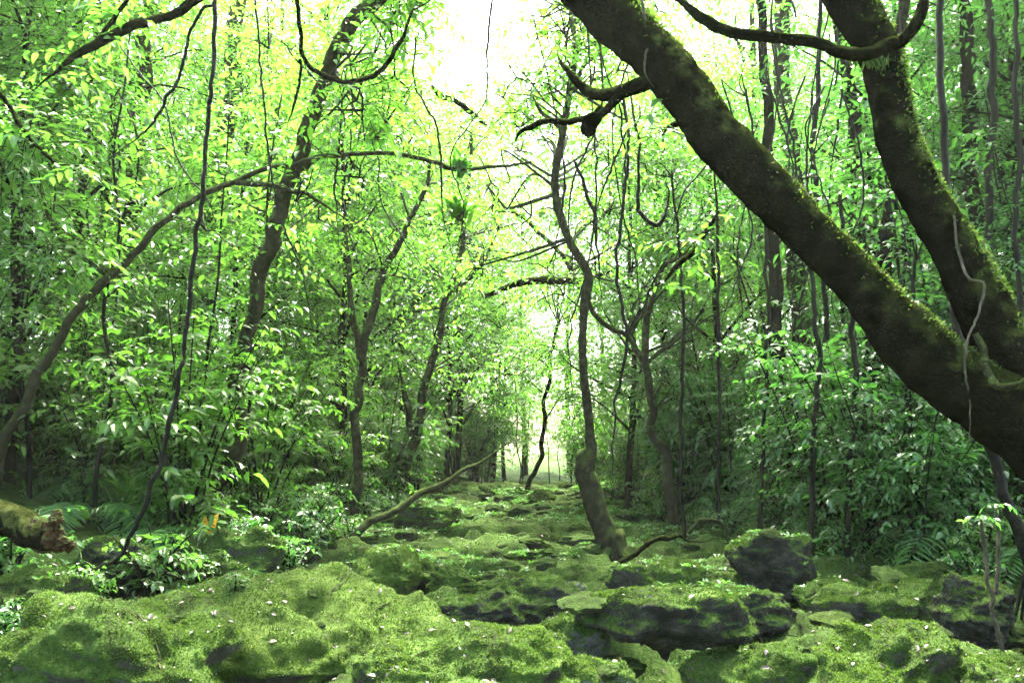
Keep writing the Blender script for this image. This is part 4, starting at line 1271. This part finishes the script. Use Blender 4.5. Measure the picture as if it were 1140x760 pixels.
# rotten log at the left
dl = 5.7
rows = [(-90, 545, dl + .5, 18), (-40, 562, dl + .3, 18), (5, 577, dl + .1, 18), (38, 590, dl - .1, 17), (58, 598, dl - .2, 14)]
base = at(*rows[-1][:3])
t = thing('fallen_log', 'rotten mossy log with a broken orange brown end at the left edge', 'log', base)
(V, T), S = wood(rows, 90, 32, .3, 9, 9, .6)
link('trunk', mesh_np('log', V - base, T, [M['bark']]), t)
hb = Bag()
g = np.random.default_rng(4)
for k in range(26):                                             # splintered heartwood
    a = g.uniform(0, 6.28)
    rr = .09 * math.sqrt(g.random())
    o = np.array([0, math.cos(a) * rr, math.sin(a) * rr])
    p0 = at(40, 590, dl - .1) - base + o
    p1 = p0 + np.array([g.uniform(.06, .17), -.05, -.03 - g.uniform(0, .07)]) + g.normal(0, .015, 3)
    hb.add(*tube(spline([p0, (p0 + p1) / 2 + g.normal(0, .01, 3), p1], 6), np.linspace(.026, .004, 6), 6, .5, 30, k))
for k, (a_, b_, dm) in enumerate([(56, 594, (.13, .15, .18)), (62, 580, (.09, .10, .12)), (70, 606, (.15, .12, .10))]):
    V = rock_shape(dm, 900 + k, .2, 8, 1.6)
    hb.add(V + at(a_, b_, dl - .22) - base, TR5)
link('broken_end', hb.mesh('broken end', [M['rotten']]), t)

# yellow leaf
P = gnd(228, 606)
P, _ = drop(P[0], P[1])
c = at(230, 600, float((P - CAM) @ fw) - .45)
t = thing('yellow_leaf', 'large yellow dying leaf standing out among the green at the left', 'leaf', c)
fb = Bag()
g = np.random.default_rng(6)
dirs = np.array([[-.25, -.1, 1.], [.35, -.2, .75], [.75, -.2, .35], [0.05, -.3, .85]])
V, T, r = leaves(np.zeros((4, 3)) + g.normal(0, .02, (4, 3)), dirs, np.array([[0, -1., .35]] * 4) + g.normal(0, .2, (4, 3)), np.array([.3, .26, .22, .2]), np.array([.1, .1, .09, .09]), LEAF8, TRI8, g)
fb.add(V, T, 0, r)
link('blade', fb.mesh('yellow leaf', [M['yellow_leaf']], False), t)
zf, _ = drop(c[0], c[1])
V, T = tube(spline([[0, 0, .03], [.02, .02, (zf[2] - c[2]) * .5], [0, .03, zf[2] - c[2] - .03]], 8), np.full(8, .006), 5)
link('stalk', mesh_np('yellow leaf stalk', V, T, [M['vine_pale']]), t)

# seedlings on the rocks
for k, (px, py, s, lab) in enumerate([(45, 715, .6, 'leafy seedling cluster at the left edge above the corner boulder'), (100, 735, .45, 'small pale leaved seedling growing on the corner boulder'), (8, 705, .7, 'dark leafy plant hanging at the left edge of the photo'), (1100, 640, .7, 'leafy plant behind the pale sapling stems'), (262, 745, .3, 'tiny seedling on the front moss left of centre'), (640, 690, .25, 'tiny seedling below the slender curved tree')]):
    P = gnd(px, py)
    P, _ = drop(P[0], P[1])
    plant('low', k, tuple(P - np.array([0, 0, .03])), k * 1.7, s, 'seedling', lab, 'plant', None)

# litter on moss and stone
g = np.random.default_rng(15)
n = 8000
Ps, Ns = [], []
for k in range(n):
    y = 4.3 + 16 * g.random() ** 1.5
    x = path_x(y) + g.uniform(-1, 1) * (half_w(y) + .8)
    p, nn = drop(x, y)
    Ps.append(p + nn * .008)
    Ns.append(nn)
Ps, Ns = np.array(Ps), np.array(Ns)
Lq = .010 + .042 * g.random(n) ** 2.5
V, T, r = leaves(Ps, np.cross(Ns, g.normal(0, 1, (n, 3))) + Ns * .12, Ns + g.normal(0, .3, (n, 3)), Lq, Lq * g.uniform(.35, .6, n), LEAF8, TRI8, g)
link('leaf_litter', mesh_np('litter', V, T, [M['litter']], rnd=r, smooth=False), kind='stuff', label='scattered pale and brown dead leaves on the mossy stones')

tw = Bag()
for k in range(260):                                            # fallen twigs
    y = 4.4 + 12 * g.random() ** 1.4
    x = path_x(y) + g.uniform(-1, 1) * (half_w(y) + .8)
    a = g.uniform(0, 6.28)
    L_ = g.uniform(.06, .4)
    p0, _ = drop(x, y)
    p1, _ = drop(x + math.cos(a) * L_, y + math.sin(a) * L_)
    mm = (p0 + p1) / 2 + np.array([0, 0, .02]) + g.normal(0, .012, 3)
    tw.add(*tube(spline([p0 + [0, 0, .008], mm, p1 + [0, 0, .008]], 6), np.linspace(.005, .002, 6), 4))
link('twig_litter', tw.mesh('twig litter', [M['vine_pale']]), kind='stuff', label='thin dead twigs strewn over the mossy stones')

# ------------------------------------------------------------------ the humid air
if HAZE > 0:
    hb = bmesh.new()
    bmesh.ops.create_cube(hb, size=1)
    hm = bpy.data.meshes.new('haze')
    hb.to_mesh(hm)
    hb.free()
    ho = link('haze', hm, kind='stuff')
    lo, hi = np.array([-140, -45, -3.]), np.array([140, 170, 32.])
    ho.location = (lo + hi) / 2
    ho.scale = hi - lo
    m, n, l, out = new_mat('humid air')
    pv = n.new('ShaderNodeVolumePrincipled')
    pv.inputs['Color'].default_value = (.86, .97, .76, 1)  # green of light bounced off leaves, put into the haze tint
    pv.inputs['Density'].default_value = HAZE
    pv.inputs['Anisotropy'].default_value = .35
    l.new(pv.outputs[0], out.inputs['Volume'])
    hm.materials.append(m)
